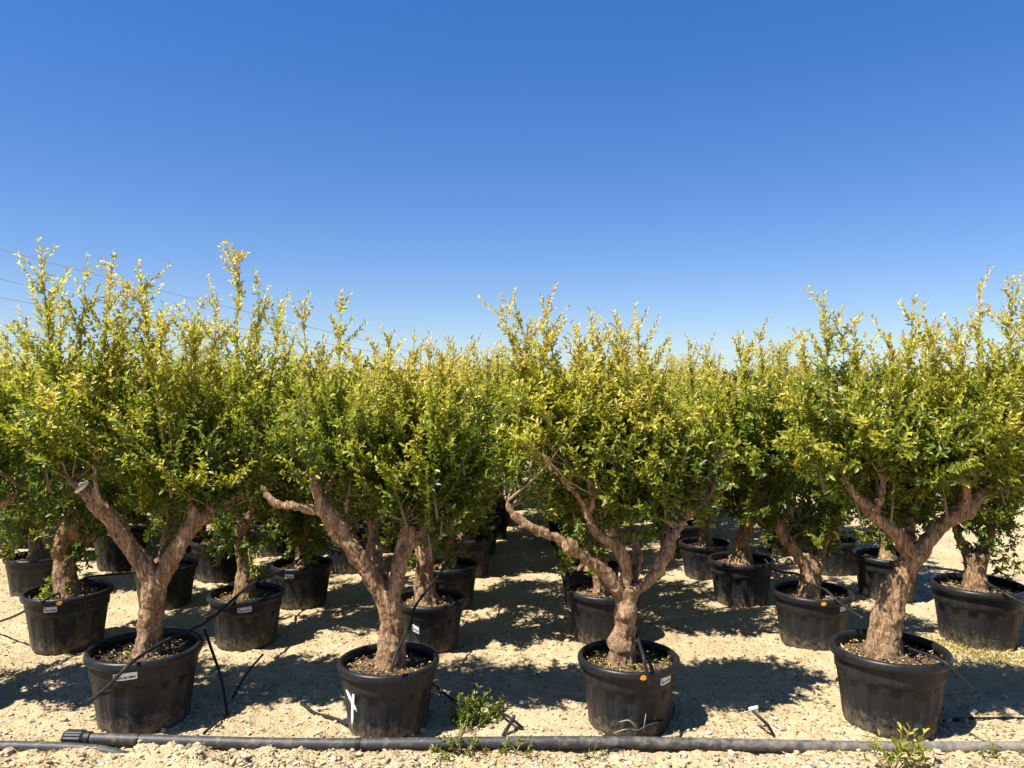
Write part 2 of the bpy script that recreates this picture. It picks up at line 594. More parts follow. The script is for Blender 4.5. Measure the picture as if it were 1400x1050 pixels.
def soil_mesh():
    rr = np.linspace(0, 0.2585, 14); sides = 48
    a = np.linspace(0, 2 * math.pi, sides, endpoint=False)
    R_, A = np.meshgrid(rr, a, indexing='ij')
    x = R_ * np.cos(A); y = R_ * np.sin(A)
    z = 0.315 + 0.028 * np.exp(-(R_ / 0.11) ** 2) + 0.016 * vnoise(x * 22, y * 22, 31) + 0.012 * vnoise(x * 50, y * 50, 32)
    v = np.stack([x, y, z], 2).reshape(-1, 3)
    i = np.arange(len(rr) - 1)[:, None] * sides; j = np.arange(sides)[None, :]; j2 = (j + 1) % sides
    f = np.stack([i + j, i + sides + j, i + sides + j2, i + j2], 2).reshape(-1, 4)
    return np_mesh('soil', v, [f])


def leaf_arrays(pos, axis, nrm, length, width, colr, simple=False, fold=0.28):
    """many leaves at once: rounded six-cornered blade folded along the midrib."""
    axis = axis / (np.linalg.norm(axis, axis=1)[:, None] + 1e-9)
    side = np.cross(axis, nrm); side /= np.linalg.norm(side, axis=1)[:, None] + 1e-9
    up = np.cross(side, axis)
    L = length[:, None]; W = width[:, None]
    n = len(pos)
    if simple:
        pts = [pos, pos + axis * L * .55 - side * W * .5 + up * W * fold, pos + axis * L - up * L * .06, pos + axis * L * .55 + side * W * .5 + up * W * fold]
        v = np.stack(pts, 1).reshape(-1, 3)
        b = np.arange(n)[:, None] * 4
        f = np.concatenate([b + np.array([[0, 2, 1]]), b + np.array([[0, 3, 2]])])
        c = np.repeat(colr, 4, axis=0)
        return v, f, c
    pts = [pos, pos + axis * L * .38 - side * W * .46 + up * W * fold, pos + axis * L * .76 - side * W * .36 + up * W * fold * .6,
           pos + axis * L - up * L * .07,
           pos + axis * L * .76 + side * W * .36 + up * W * fold * .6, pos + axis * L * .38 + side * W * .46 + up * W * fold]
    v = np.stack(pts, 1).reshape(-1, 3)
    b = np.arange(n)[:, None] * 6
    f = np.concatenate([b + np.array([[0, 3, 2, 1]]), b + np.array([[0, 5, 4, 3]])])
    c = np.repeat(colr, 6, axis=0)
    return v, f, c


def litter_mesh(seed, n, green):
    r = np.random.default_rng(seed)
    rad = 0.248 * np.sqrt(r.uniform(0.08, 1, n)); a = r.uniform(0, 6.283, n)
    pos = np.stack([rad * np.cos(a), rad * np.sin(a), 0.322 + 0.028 * np.exp(-(rad / .11) ** 2) + r.uniform(0, .014, n)], 1)
    ax = r.normal(0, 1, (n, 3)); ax[:, 2] *= .35
    nr = np.stack([r.normal(0, .5, n), r.normal(0, .5, n), np.ones(n)], 1)
    pal = np.array([(0.45, 0.33, 0.17), (0.30, 0.17, 0.07), (0.55, 0.45, 0.25), (0.22, 0.12, 0.06), (0.5, 0.42, 0.12)])
    if green:
        pal = np.array([(0.40, 0.36, 0.06), (0.30, 0.30, 0.05), (0.45, 0.36, 0.12), (0.30, 0.17, 0.07), (0.2, 0.22, 0.04)])
    c = pal[r.integers(0, len(pal), n)] * r.uniform(.35, 1.0, (n, 1))
    v, f, cc = leaf_arrays(pos, ax, nr, r.uniform(.012, .032, n), r.uniform(.006, .013, n), c, fold=.35)
    return np_mesh('leaf_litter', v, [f], True, cc)


ME_POT = pot_body_mesh(); ME_RIM = pot_rim_mesh(); ME_SOIL = soil_mesh()
ME_LITTER = [litter_mesh(5, 420, False), litter_mesh(6, 560, True), litter_mesh(7, 380, False)]


def patch_on_pot(name, ang, z0, z1, halfw, mat, parent, grow=0.0015, scale=1.0, tilt=0.0):
    """a thin sticker that follows the pot's wall; ang measured so that 0 looks at -Y, positive to +X."""
    def wall_r(z):
        zz = [0.0, 0.04, 0.12, 0.2, 0.25, 0.285, 0.34, 0.36]
        rr = [0.217, 0.2265, 0.2355, 0.247, 0.2545, 0.2605, 0.267, 0.268]
        return np.interp(z, zz, rr)
    nseg = 6
    vs_, uv = [], []
    for iz in range(2):
        for i in range(nseg + 1):
            t = i / nseg
            z = z0 + (z1 - z0) * iz + tilt * (t - .5)
            r = wall_r(z) + grow
            da = (t - .5) * 2 * halfw / 0.265
            a = -math.pi / 2 + ang + da
            vs_.append((r * math.cos(a), r * math.sin(a), z)); uv.append((t, iz, 0))
    k = nseg + 1
    v = np.array(vs_)
    nn = v.copy(); nn[:, 2] = 0; nn /= np.linalg.norm(nn, axis=1)[:, None]
    v2 = v - nn * 0.004
    V = np.vstack([v, v2]); UV = np.array(uv + uv)
    f = [(i, i + 1, k + i + 1, k + i) for i in range(nseg)]
    o_ = 2 * k
    f += [(o_ + i + 1, o_ + i, o_ + k + i, o_ + k + i + 1) for i in range(nseg)]
    f += [(i + 1, i, o_ + i, o_ + i + 1) for i in range(nseg)] + [(k + i, k + i + 1, o_ + k + i + 1, o_ + k + i) for i in range(nseg)]
    f += [(0, k, o_ + k, o_), (nseg, o_ + nseg, o_ + k + nseg, k + nseg)]
    me = np_mesh(name, V, [np.array(f)], False)
    at = me.attributes.new('uvw', 'FLOAT_VECTOR', 'POINT')
    at.data.foreach_set('vector', UV.astype(np.float32).ravel())
    return link(name, me, mat, parent)


def rim_dot(ang, parent, size=0.02):
    pts = []
    n = 10
    for i in range(n):
        t = i / n * 2 * math.pi
        pts.append((size * 0.9 * math.cos(t) * (1 + .2 * math.sin(2 * t)), size * .62 * math.sin(t)))
    a0 = -math.pi / 2 + ang
    V = []
    for dr in (0.2895, 0.2865):
        for (u, w) in pts:
            a = a0 + u / 0.288
            V.append((dr * math.cos(a), dr * math.sin(a), 0.353 + w))
    f = [tuple(range(n)), tuple(range(2 * n - 1, n - 1, -1))] + [((i + 1) % n, i, n + i, n + (i + 1) % n) for i in range(n)]
    me = bpy.data.meshes.new('sticker'); me.from_pydata(V, [], f); me.update()
    return link('sticker', me, M_ORANGE, parent)


def add_pot(root, scale=1.0, rot=0.0, litter=None, tags=(), dot=None, paint=False, detail=True):
    """pot > rim, label stickers ; soil > leaf litter"""
    pot = link('pot', ME_POT, M_POT, root)
    pot.scale = (scale, scale, scale * 1.06); pot.rotation_euler = (0, 0, rot)
    rim = link('rim', ME_RIM, M_RIM, pot)
    soil = link('soil', ME_SOIL, M_SOIL, root)
    soil.scale = (scale, scale, scale * 1.06); soil.rotation_euler = (0, 0, rot * 1.7)
    if litter is not None:
        lt = link('leaf_litter', ME_LITTER[litter], M_LITTER, soil); lt['kind'] = 'stuff'
    for (ang, z0, z1, hw, tilt) in tags:
        patch_on_pot('label_sticker', ang - rot, z0, z1, hw, M_STICK, pot, tilt=tilt)
    if dot is not None:
        rim_dot(dot - rot, rim)
    if paint:
        # the hand-painted white cross
        for ang0, z0, ang1, z1 in ((-0.93, 0.262, -0.60, 0.165), (-0.66, 0.255, -0.86, 0.07)):
            pts = []
            for i in range(7):
                t = i / 6
                a = -math.pi / 2 + (ang0 + (ang1 - ang0) * t) - rot
                z = z0 + (z1 - z0) * t
                r = np.interp(z, [0, .04, .12, .2, .25, .285], [.217, .2265, .2355, .247, .2545, .2605]) + 0.0015
                pts.append((r * math.cos(a), r * math.sin(a), z))
            v, f, caps = tube_arrays(np.array(pts), [.007, .010, .012, .009, .011, .008, .004], 12)
            wr = np.interp(v[:, 2], [0, .04, .12, .2, .25, .285], [.217, .2265, .2355, .247, .2545, .2605])
            rr_ = np.linalg.norm(v[:, :2], axis=1)
            v[:, :2] *= (np.clip(rr_, wr - .004, wr + .0032) / rr_)[:, None]
            link('paint_stroke', np_mesh('paint_stroke', v, [f, np.vstack(caps)]), M_PAINT, pot)
    return pot


# ================================================================ trees
def wood_mesh(name, limbs, voxel=0.011, seed=0, rough=1.0):
    """limbs: list of (k,4) arrays x,y,z,r -> one continuous gnarled surface."""
    V, Fq, Ft, base = [], [], [], 0
    for kk, L in enumerate(limbs):
        L = np.array(L, float)
        if kk == 0:
            foot_ = L[0].copy(); foot_[2] = .24; foot_[3] *= 1.35
            L[0, 3] *= 1.12; L[0, 2] = max(L[0, 2], .33)
            L = np.vstack([foot_, L])
        c = catmull(L, max(6, len(L) * 5))
        c[:, 3] = np.maximum(c[:, 3], 0.006)
        v, f, caps = tube_arrays(c[:, :3], c[:, 3], 10, True, base)
        V.append(v); Fq.append(f); Ft += caps
        base += len(v)
    me = np_mesh(name + '_raw', np.vstack(V), [np.vstack(Fq), np.vstack(Ft)])
    ob = bpy.data.objects.new('tmp', me); col.objects.link(ob)
    md = ob.modifiers.new('r', 'REMESH'); md.mode = 'VOXEL'; md.voxel_size = voxel; md.use_smooth_shade = True
    sm = ob.modifiers.new('s', 'SMOOTH'); sm.factor = 0.5; sm.iterations = 1
    dg = bpy.context.evaluated_depsgraph_get()
    out = bpy.data.meshes.new_from_object(ob.evaluated_get(dg))
    bpy.data.objects.remove(ob); bpy.data.meshes.remove(me)
    n = len(out.vertices)
    co = np.empty(n * 3, np.float32); out.vertices.foreach_get('co', co); co = co.reshape(-1, 3)
    no = np.empty(n * 3, np.float32); out.vertices.foreach_get('normal', no); no = no.reshape(-1, 3)
    off = Vector((seed * 3.1, seed * 1.7, 0))
    d = np.empty(n)
    for i in range(n):
        p = Vector(co[i]) + off
        tw = Vector((p.x * 22 + p.z * 5, p.y * 22, p.z * 6.5))
        rg = 1 - 2 * abs(mnoise.noise(tw))
        kn = max(0.0, mnoise.noise(p * 7.5 + Vector((9, 4, 2))) - .18)
        d[i] = 0.010 * mnoise.noise(p * 9) + 0.009 * rg * rg - .004 + 0.0075 * mnoise.noise(p * 40) + .05 * kn
    co = co + no * (d * rough)[:, None]
    out.vertices.foreach_set('co', co.astype(np.float32).ravel())
    out.name = name
    out.update()
    return out


def unit(a):
    return a / (np.linalg.norm(a, axis=-1, keepdims=True) + 1e-9)


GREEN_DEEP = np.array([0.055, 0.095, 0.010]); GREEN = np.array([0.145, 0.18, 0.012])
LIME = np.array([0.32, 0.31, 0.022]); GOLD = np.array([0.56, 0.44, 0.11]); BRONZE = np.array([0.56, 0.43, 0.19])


def crown_from_shoots(P, r, young, leaf_len=0.042, simple=False, twig_gap=0.034, bare=0.12, leafgap=0.019, zref=(1.2, 2.5), dens=1.0, opening=(.55, 1.15), twl=1.0, ax_j=.18, pick=None):
    """P (S,K,3) shoot curves. returns leaf (v,f,c) and stem (v,f,c)."""
    S, K, _ = P.shape
    seg = np.linalg.norm(np.diff(P, axis=1), axis=2); Ls = seg.sum(1)
    # ---- side twigs
    nt_ = np.maximum(2, (Ls / twig_gap * dens).astype(int))
    sid = np.repeat(np.arange(S), nt_)
    t = r.uniform(bare, 0.97, len(sid))
    fi = t * (K - 1); i0 = np.minimum(fi.astype(int), K - 2); fr = (fi - i0)[:, None]
    base = P[sid, i0] * (1 - fr) + P[sid, i0 + 1] * fr
    tan = unit(P[sid, i0 + 1] - P[sid, i0])
    perp = unit(np.cross(tan, r.normal(0, 1, (len(sid), 3))))
    d = unit(tan * r.uniform(.35, .95, (len(sid), 1)) + perp * r.uniform(.5, 1.1, (len(sid), 1)) + np.array([0, 0, .22]))
    tl = r.uniform(.06, .27, len(sid)) * (1.15 - .78 * t) * np.clip(Ls[sid] / .55, .55, 1.25) * twl
    # ---- leaves on twigs
    nn = np.maximum(2, (tl / leafgap).astype(int))
    wid = np.repeat(np.arange(len(sid)), nn)
    s = (np.arange(len(wid)) - np.repeat(np.cumsum(nn) - nn, nn) + r.uniform(.2, .8, len(wid))) / nn[wid]
    node = (np.arange(len(wid)) % 2)
    pw = base[wid] + d[wid] * (s * tl[wid])[:, None] + np.array([0, 0, .16]) * (s ** 2 * tl[wid])[:, None]
    dw = unit(d[wid] + np.array([0, 0, .3]) * s[:, None])
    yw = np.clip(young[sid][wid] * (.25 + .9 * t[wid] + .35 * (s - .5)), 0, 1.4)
    shrink_w = 1.0 - .3 * np.clip(t[wid] - .45, 0, 1) - .18 * s
    # ---- leaves on the shoot itself
    ns = np.maximum(4, (Ls / (leafgap * 1.15)).astype(int))
    hid = np.repeat(np.arange(S), ns)
    ts = r.uniform(bare + .18, 1.0, len(hid))
    fi = ts * (K - 1); i0 = np.minimum(fi.astype(int), K - 2); fr = (fi - i0)[:, None]
    ph = P[hid, i0] * (1 - fr) + P[hid, i0 + 1] * fr
    dh = unit(P[hid, i0 + 1] - P[hid, i0])
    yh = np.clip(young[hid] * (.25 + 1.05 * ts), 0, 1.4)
    shrink_h = 1.0 - .45 * np.clip(ts - .5, 0, 1)
    pos = np.vstack([pw, ph]); dr = np.vstack([dw, dh]); yy = np.concatenate([yw, yh]); shr = np.concatenate([shrink_w, shrink_h])
    nodes = np.concatenate([node, np.arange(len(hid)) % 2])
    # opposite pairs
    ref = unit(np.cross(dr, np.array([0.31, 0.22, 0.92])))
    ref2 = np.cross(dr, ref)
    ang = nodes * (math.pi / 2) + r.normal(0, .5, len(pos))
    sd = ref * np.cos(ang)[:, None] + ref2 * np.sin(ang)[:, None]
    pos = np.vstack([pos, pos]); dr2 = np.vstack([dr, dr]); sd = np.vstack([sd, -sd]); yy = np.tile(yy, 2); shr = np.tile(shr, 2)
    n = len(pos)
    op = r.uniform(*opening, (n, 1))
    ax = unit(dr2 * np.cos(op) + sd * np.sin(op) + r.normal(0, ax_j, (n, 3)))
    nr = unit(dr2 * .7 + np.array([0, 0, .45]) - sd * .35 + r.normal(0, .33, (n, 3)))
    ln = leaf_len * shr * r.uniform(.7, 1.2, n); wd = ln * r.uniform(.38, .54, n)
    # colour
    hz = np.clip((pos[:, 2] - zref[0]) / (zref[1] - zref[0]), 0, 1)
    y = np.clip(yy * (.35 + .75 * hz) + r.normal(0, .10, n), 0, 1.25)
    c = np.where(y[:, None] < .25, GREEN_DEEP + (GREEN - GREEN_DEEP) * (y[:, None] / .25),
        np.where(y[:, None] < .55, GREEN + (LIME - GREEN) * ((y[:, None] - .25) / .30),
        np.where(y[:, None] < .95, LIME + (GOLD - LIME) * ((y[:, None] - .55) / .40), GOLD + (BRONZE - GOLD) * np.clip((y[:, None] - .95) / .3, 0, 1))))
    odd = r.random(n) < .006
    c[odd] = LIME * np.array([1.7, 1.3, .9])
    c = c * r.uniform(.78, 1.22, (n, 1))
    keep = slice(None)
    if pick is not None:
        keep = pick(pos, ax, nr, ln, wd, c)
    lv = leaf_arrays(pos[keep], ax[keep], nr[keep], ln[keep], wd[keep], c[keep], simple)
    # ---- stems
    sv, sf, sc, b = [], [], [], 0
    tv = np.linspace(0, 1, K)
    for k in range(S):
        rad = .0068 * np.clip(Ls[k] / .8, .45, 1.2) * (1 - tv) + .0014
        v, f, _c = tube_arrays(P[k], rad, 4, False, b)
        sv.append(v); sf.append(f); b += len(v)
        cc = np.array([.20, .145, .09])[None] * (1 - tv[:, None]) + np.array([.26, .22, .07])[None] * tv[:, None]
        sc.append(np.repeat(cc, 4, 0))
    # twigs as thin three-sided spikes
    e = base + d * tl[:, None] + np.array([0, 0, .16]) * tl[:, None]
    u1 = unit(np.cross(d, np.array([.2, .5, .84]))); u2 = np.cross(d, u1)
    rr = 0.0017
    tvv = np.stack([base + u1 * rr, base - u1 * rr * .5 + u2 * rr * .87, base - u1 * rr * .5 - u2 * rr * .87, e], 1).reshape(-1, 3)
    bi = np.arange(len(base))[:, None] * 4 + b
    tf = np.concatenate([bi + np.array([[0, 1, 3]]), bi + np.array([[1, 2, 3]]), bi + np.array([[2, 0, 3]])])
    stem = (np.vstack(sv + [tvv]), [np.vstack(sf), tf], np.vstack(sc + [np.tile(np.array([[.22, .17, .07]]), (len(tvv), 1))]))
    return lv, stem


def bend_curves(A, B, r, K=9, lift=0.35, wob=0.03):
    """curves that leave A sideways and turn upwards into B."""
    n = len(A)
    d = B - A; L = np.linalg.norm(d, axis=1)[:, None]
    mid = A + d * .5
    mid[:, 2] -= (lift * .25 * L[:, 0])
    mid[:, :2] += d[:, :2] * .18
    t = np.linspace(0, 1, K)[None, :, None]
    P = A[:, None] * (1 - t) ** 2 + 2 * mid[:, None] * t * (1 - t) + B[:, None] * t ** 2
    w = r.normal(0, wob, (n, K, 3)) * L[:, None]
    w[:, 0] = 0
    w = np.cumsum(w, 1) * .35
    return P + w


def limb_points(limbs, zmin, rmax=0.055):
    out = []
    for L in limbs:
        c = catmull(np.asarray(L, float), 24)
        out.append(c[(c[:, 2] > zmin) & (c[:, 3] < rmax)][:, :3])
    return np.vstack(out)


LEAF_LIB = {}


def single_leaf(q_, parent):
    pos, ax, nr, ln, wd, c = q_
    key = tuple(np.round(np.log(np.maximum(c, .004)) * 2.5).astype(int))
    if key not in LEAF_LIB:
        one = lambda a: np.array([a], float)
        v, f, cc = leaf_arrays(one((0, 0, 0)), one((1, 0, 0)), one((0, 0, 1)), np.array([1.0]), np.array([1.0]), one(c))
        LEAF_LIB[key] = np_mesh('leaf', v, [f], True, cc)
    o = link('leaf', LEAF_LIB[key], M_LEAF, parent)
    x = ax / np.linalg.norm(ax)
    sd = np.cross(x, nr); sd /= np.linalg.norm(sd); up = np.cross(sd, x)
    # mesh side axis for (1,0,0) x (0,0,1) is (0,-1,0)
    m = np.eye(4)
    m[:3, 0] = x * ln; m[:3, 1] = -sd * wd; m[:3, 2] = up * wd; m[:3, 3] = pos
    o.matrix_basis = Matrix(m.tolist())
    return o


def build_tree(root, limbs, lobes, tips, seed, nshoots=150, young=.62, leaf_len=.046, simple=False, voxel=.0085, leaders=True,
               zmin=.90, dz=(-.14, .22), droop=16, dens=.95, leafgap=.0205, nleaf=0, clear=()):
    r = np.random.default_rng(seed)
    tr = link('trunk', wood_mesh('trunk', limbs, voxel, seed), M_BARK, root)
    lp = limb_points(limbs, zmin)
    if len(clear):
        far_ = np.min(np.linalg.norm(lp[:, None] - np.array(clear)[None], axis=2), axis=1) > .17
        hi_ = far_ & (lp[:, 2] > 1.06)
        if hi_.sum() > 26:
            lp = lp[hi_]
        else:
            lp = lp[lp[:, 2] > 1.02]
    # end points through the lobes
    lobes = np.asarray(lobes, float)
    w = lobes[:, 3] * lobes[:, 4] * lobes[:, 5]; w /= w.sum()
    li = r.choice(len(lobes), nshoots, p=w)
    u = unit(r.normal(0, 1, (nshoots, 3)))
    rad = r.uniform(.25, 1, nshoots) ** (1 / 2.2)
    u[:, 2] = np.where((u[:, 2] < -.45) & (r.random(nshoots) < .55), -u[:, 2] * .8, u[:, 2])
    B = lobes[li, :3] + u * rad[:, None] * lobes[li, 3:6]
    # drooping skirt
    if droop:
        lpd = limb_points(limbs, zmin) if dz[0] > -.2 else limb_points(limbs, .56, .07)
        k = r.choice(len(lpd), droop)
        a = r.uniform(0, 6.283, droop)
        Bd = lpd[k] + np.stack([np.cos(a) * r.uniform(.10, .36, droop), np.sin(a) * r.uniform(.10, .36, droop), r.uniform(dz[0], dz[1], droop)], 1)
        B = np.vstack([B, Bd])
    if len(clear):
        far_ = np.min(np.linalg.norm(B[:, None] - np.array(clear)[None], axis=2), axis=1) > .21
        B = B[far_]
    A = np.empty_like(B)
    for i, b_ in enumerate(B):
        dd = np.linalg.norm((lp - b_) * np.array([1, 1, .55]), axis=1) + np.where(lp[:, 2] > b_[2] - .05, .5, 0)
        near = np.argsort(dd)[:26]
        A[i] = lp[r.choice(near)]
    # short inner shoots start higher up, so the crown stays dense near its skin
    P = bend_curves(A, B, r)
    yg = np.clip(young + .07 + r.normal(0, .25, len(B)), .1, 1.3)
    zt = max([t[2] for t in tips]) if len(tips) else lobes[:, 2].max() + lobes[:, 5].max()
    zr = (1.15, min(zt, 2.55))
    picked = []

    def pick(pos, ax, nr, ln, wd, c):
        # the leaves of the crown's skin that show largest stand as leaves of their own
        wy = pos[:, 1] - .6 * (nr[:, 1] < -.1) * 0 - ln * 8 - wd * 6
        face = np.abs(unit(nr) @ np.array([0, -.9, .3]))
        score = wy - .25 * face + (pos[:, 2] > 2.3) * 1.0
        cand = np.argsort(score)[:nleaf * 5]
        open_ = np.ones(len(pos), bool)               # pruned clear along the main limbs
        rj = np.random.default_rng(seed + 1).uniform(.09, .19, len(pos))
        for cp in clear:
            open_ &= np.linalg.norm(pos - cp, axis=1) > rj
        cand = cand[open_[cand]]
        sel = np.random.default_rng(seed).choice(cand, min(nleaf, len(cand)), replace=False)
        for i in sel:
            picked.append((pos[i], ax[i], nr[i], ln[i], wd[i], c[i]))
        m = open_.copy(); m[sel] = False
        return m
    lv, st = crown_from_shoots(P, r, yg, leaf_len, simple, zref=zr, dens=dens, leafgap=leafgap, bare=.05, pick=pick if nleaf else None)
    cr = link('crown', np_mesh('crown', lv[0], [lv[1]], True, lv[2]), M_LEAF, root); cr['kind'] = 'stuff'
    tw = link('twigs', np_mesh('twigs', st[0], st[1], True, st[2]), M_TWIG, cr); tw['kind'] = 'stuff'
    for q_ in picked:
        single_leaf(q_, cr)
    # leading shoots that stand out of the crown
    for tp in tips:
        tp = np.asarray(tp, float)
        dd = np.linalg.norm((lp - tp) * np.array([1, 1, .3]), axis=1)
        near = np.argsort(dd)[:8]
        a = lp[r.choice(near)]
        a = a * .35 + np.array([tp[0] + (a[0] - tp[0]) * .35, tp[1] + (a[1] - tp[1]) * .5, tp[2] - .95]) * .65
        c = bend_curves(a[None], tp[None], r, K=12, lift=.1, wob=.012)
        lv, st = crown_from_shoots(c, r, np.array([r.uniform(.78, 1.05)]), leaf_len * .86, simple, twig_gap=.042, zref=zr, bare=.08,
                                   leafgap=.0175, opening=(.5, .85), twl=r.uniform(.95, 1.35), ax_j=.09)
        so = link('leafy_shoot', np_mesh('leafy_shoot', st[0], st[1], True, st[2]), M_TWIG, root)
        link('leaves', np_mesh('leaves', lv[0], [lv[1]], True, lv[2]), M_LEAF, so)['kind'] = 'stuff'
    return tr


def thing(name, x, y, z=None):
    o = bpy.data.objects.new(name, None)
    o.empty_display_size = .2
    o.location = (x, y, gz(x, y) - .012 if z is None else z)
    col.objects.link(o)
    return o


def copy_tree(o, parent=None):
    c = o.copy(); col.objects.link(c)
    c.parent = parent
    for ch in o.children:
        copy_tree(ch, c)
    return c


def px_local(D, X0):
    def f(px, py, dy=0.0, r=None):
        d = D + dy
        p = ((px - 700) / F * d - X0, dy, CAM_H - (py - 525) / F * d)
        return p if r is None else p + (r,)
    return f


FRONT = {}


def front_tree(bx, D, scale, limbs_px, lobes_px, tips_px, seed, label, litter, tags, dot=None, paint=False, young=.62, nshoots=96, rot=0.0, cut=(), thick=.88, clear=(), tk=.88):
    X0 = (bx - 700) / F * D
    root = thing('potted_tree', X0, D)
    tag(root, label, 'potted tree', 'potted trees along the irrigation pipe')
    add_pot(root, scale, rot, litter, tags, dot, paint)
    q = px_local(D, X0)
    z_off = root.location.z
    limbs = [[q(p[0], p[1], p[2], p[3] * (thick if k else tk)) for p in L] for k, L in enumerate(limbs_px)]
    s = D / F
    lobes = [q(cx, cy + 20, dy) + (rx * s * 1.04, rd * .82, ry * s * .98) for (cx, cy, rx, ry, dy, rd) in lobes_px]
    tips = [q(px, py, dy) for (px, py, dy) in tips_px]
    rt = np.random.default_rng(seed + 50)
    for k in range(9):                                   # lower leaders between the tall ones
        i_, j_ = rt.integers(0, len(tips_px), 2)
        w_ = rt.uniform(0, 1)
        a_ = tips_px[i_]; b2 = tips_px[j_]
        tips.append(q(a_[0] * w_ + b2[0] * (1 - w_) + rt.uniform(-20, 20), max(a_[1], b2[1]) + rt.uniform(10, 75), rt.uniform(-.25, .25)))
    build_tree(root, limbs, lobes, tips, seed, nshoots, young, nleaf=240, clear=[np.array(q(a, b_, d_)) for (a, b_) in clear for d_ in (-.12, -.32)])
    for (px, py, dy, rad, nx, ny, nz) in cut:
        c = np.array(q(px, py, dy)); nv = unit(np.array([nx, ny, nz], float))
        v, f, caps = tube_arrays(np.stack([c - nv * .012, c, c + nv * .004]), [rad * .96, rad, rad * .9], 14)
        link('cut_face', np_mesh('cut_face', v, [f, np.vstack(caps)], False), M_CUT, root)
    return root


T1 = front_tree(198, 4.38, 1.08,
    [[(200, 915, 0, .098), (203, 880, 0, .084), (206, 840, 0, .074), (211, 800, 0, .079), (214, 778, 0, .07)],
     [(212, 795, 0, .062), (182, 748, -.03, .056), (150, 706, -.06, .052), (113, 664, -.1, .046)],
     [(216, 795, 0, .06), (240, 748, .02, .056), (268, 708, .05, .05), (300, 690, .08, .042), (330, 668, .1, .036), (348, 640, .12, .024)],
     [(216, 785, .03, .05), (230, 740, .2, .042), (234, 695, .36, .036), (222, 640, .45, .025)],
     [(150, 706, -.06, .03), (134, 672, -.1, .022), (128, 630, -.12, .014)],
     [(268, 708, .05, .03), (255, 660, .0, .02), (250, 615, -.05, .013)],
     [(122, 672, -.08, .034), (96, 650, .05, .024), (70, 632, .15, .015)]],
    [(112, 560, 105, 120, 0, .55), (212, 590, 95, 100, .1, .6), (312, 570, 88, 125, .1, .5)],
    [(58, 322, -.1), (112, 348, .0), (150, 345, -.05), (178, 385, .1), (215, 420, .1), (30, 452, -.1), (82, 400, .2),
     (322, 337, .05), (355, 380, .1), (276, 405, .0), (300, 398, .2), (380, 410, .1)],
    3, 'tall potted tree with a pale sawn-off limb, in the pot behind the pipe coupling', 0, [(.10, .292, .326, .058, .012)],
    cut=[(111, 661, -.105, .046, -.55, -.35, .75)], young=.66, rot=.2,
    clear=[(112, 660), (135, 690), (165, 725), (270, 712), (300, 692), (235, 735)])

T2 = front_tree(531, 4.33, .99,
    [[(534, 900, 0, .088), (535, 860, 0, .076), (533, 820, 0, .074), (530, 795, 0, .072)],
     [(528, 810, 0, .062), (500, 766, -.03, .056), (470, 726, -.05, .051), (446, 690, -.08, .046), (434, 662, -.08, .036), (426, 640, -.05, .022)],
     [(446, 692, -.08, .036), (410, 684, -.1, .028), (378, 680, -.12, .02), (356, 655, -.12, .012)],
     [(536, 808, 0, .06), (547, 762, .02, .052), (556, 724, .04, .048), (560, 706, .05, .04)],
     [(552, 745, .03, .034), (578, 722, .05, .03), (597, 678, .07, .027), (608, 636, .08, .018)],
     [(524, 790, .06, .045), (513, 745, .2, .04), (507, 700, .3, .034), (495, 650, .35, .022)],
     [(446, 690, -.08, .03), (452, 655, 0, .02), (470, 610, .1, .013)],
     [(560, 712, .05, .03), (545, 670, .1, .022), (535, 620, .12, .014)]],
    [(432, 585, 78, 105, -.05, .5), (510, 590, 80, 100, .1, .55), (596, 588, 82, 110, .05, .55)],
    [(410, 400, -.05), (468, 396, 0), (437, 455, .1), (512, 450, .05), (533, 446, .15), (565, 450, 0), (584, 452, .05), (604, 470, .1), (485, 480, .2), (640, 500, .1)],
    5, 'potted tree with a white painted cross on its pot', 2, [], paint=True, young=.50, rot=.05,
    clear=[(434, 664), (452, 700), (480, 735), (402, 684), (560, 715), (592, 690), (372, 680)])

T3 = front_tree(859, 4.347, 1.0,
    [[(851, 898, 0, .085), (853, 860, 0, .073), (857, 820, 0, .07), (858, 795, 0, .07)],
     [(852, 808, 0, .055), (822, 772, -.05, .047), (790, 747, -.1, .042), (765, 730, -.12, .037), (735, 718, -.14, .032), (706, 700, -.15, .024), (690, 670, -.15, .014)],
     [(852, 800, 0, .048), (857, 765, 0, .043), (844, 739, -.03, .041), (817, 723, -.05, .038), (806, 700, -.05, .03), (812, 668, -.05, .025), (808, 630, -.02, .016)],
     [(862, 804, 0, .052), (886, 787, 0, .047), (905, 762, 0, .045), (916, 734, .02, .042), (920, 722, .02, .03)],
     [(914, 738, .02, .036), (936, 702, .06, .033), (964, 676, .1, .034), (979, 648, .12, .026), (986, 612, .12, .015)],
     [(862, 790, .06, .045), (872, 755, .2, .04), (862, 715, .32, .033), (850, 670, .4, .022)],
     [(806, 704, -.05, .024), (785, 664, -.07, .02), (754, 634, -.08, .017), (738, 600, -.05, .011)]],
    [(752, 565, 82, 110, -.08, .5), (842, 575, 85, 108, .05, .55), (940, 588, 68, 88, .1, .5)],
    [(682, 408, -.1), (704, 402, -.05), (722, 432, 0), (757, 404, -.05), (812, 411, 0), (840, 425, .1), (868, 436, .05), (884, 462, .1), (790, 445, .15), (742, 420, .05)],
    8, 'potted tree with three twisting limbs and an orange dot on its pot rim', 1, [(.72, .290, .330, .042, .008)], dot=.13, young=.62, rot=.1, thick=.74,
    clear=[(765, 730), (800, 750), (806, 700), (820, 722), (785, 664), (754, 634), (916, 734), (940, 702), (970, 672), (730, 716)])

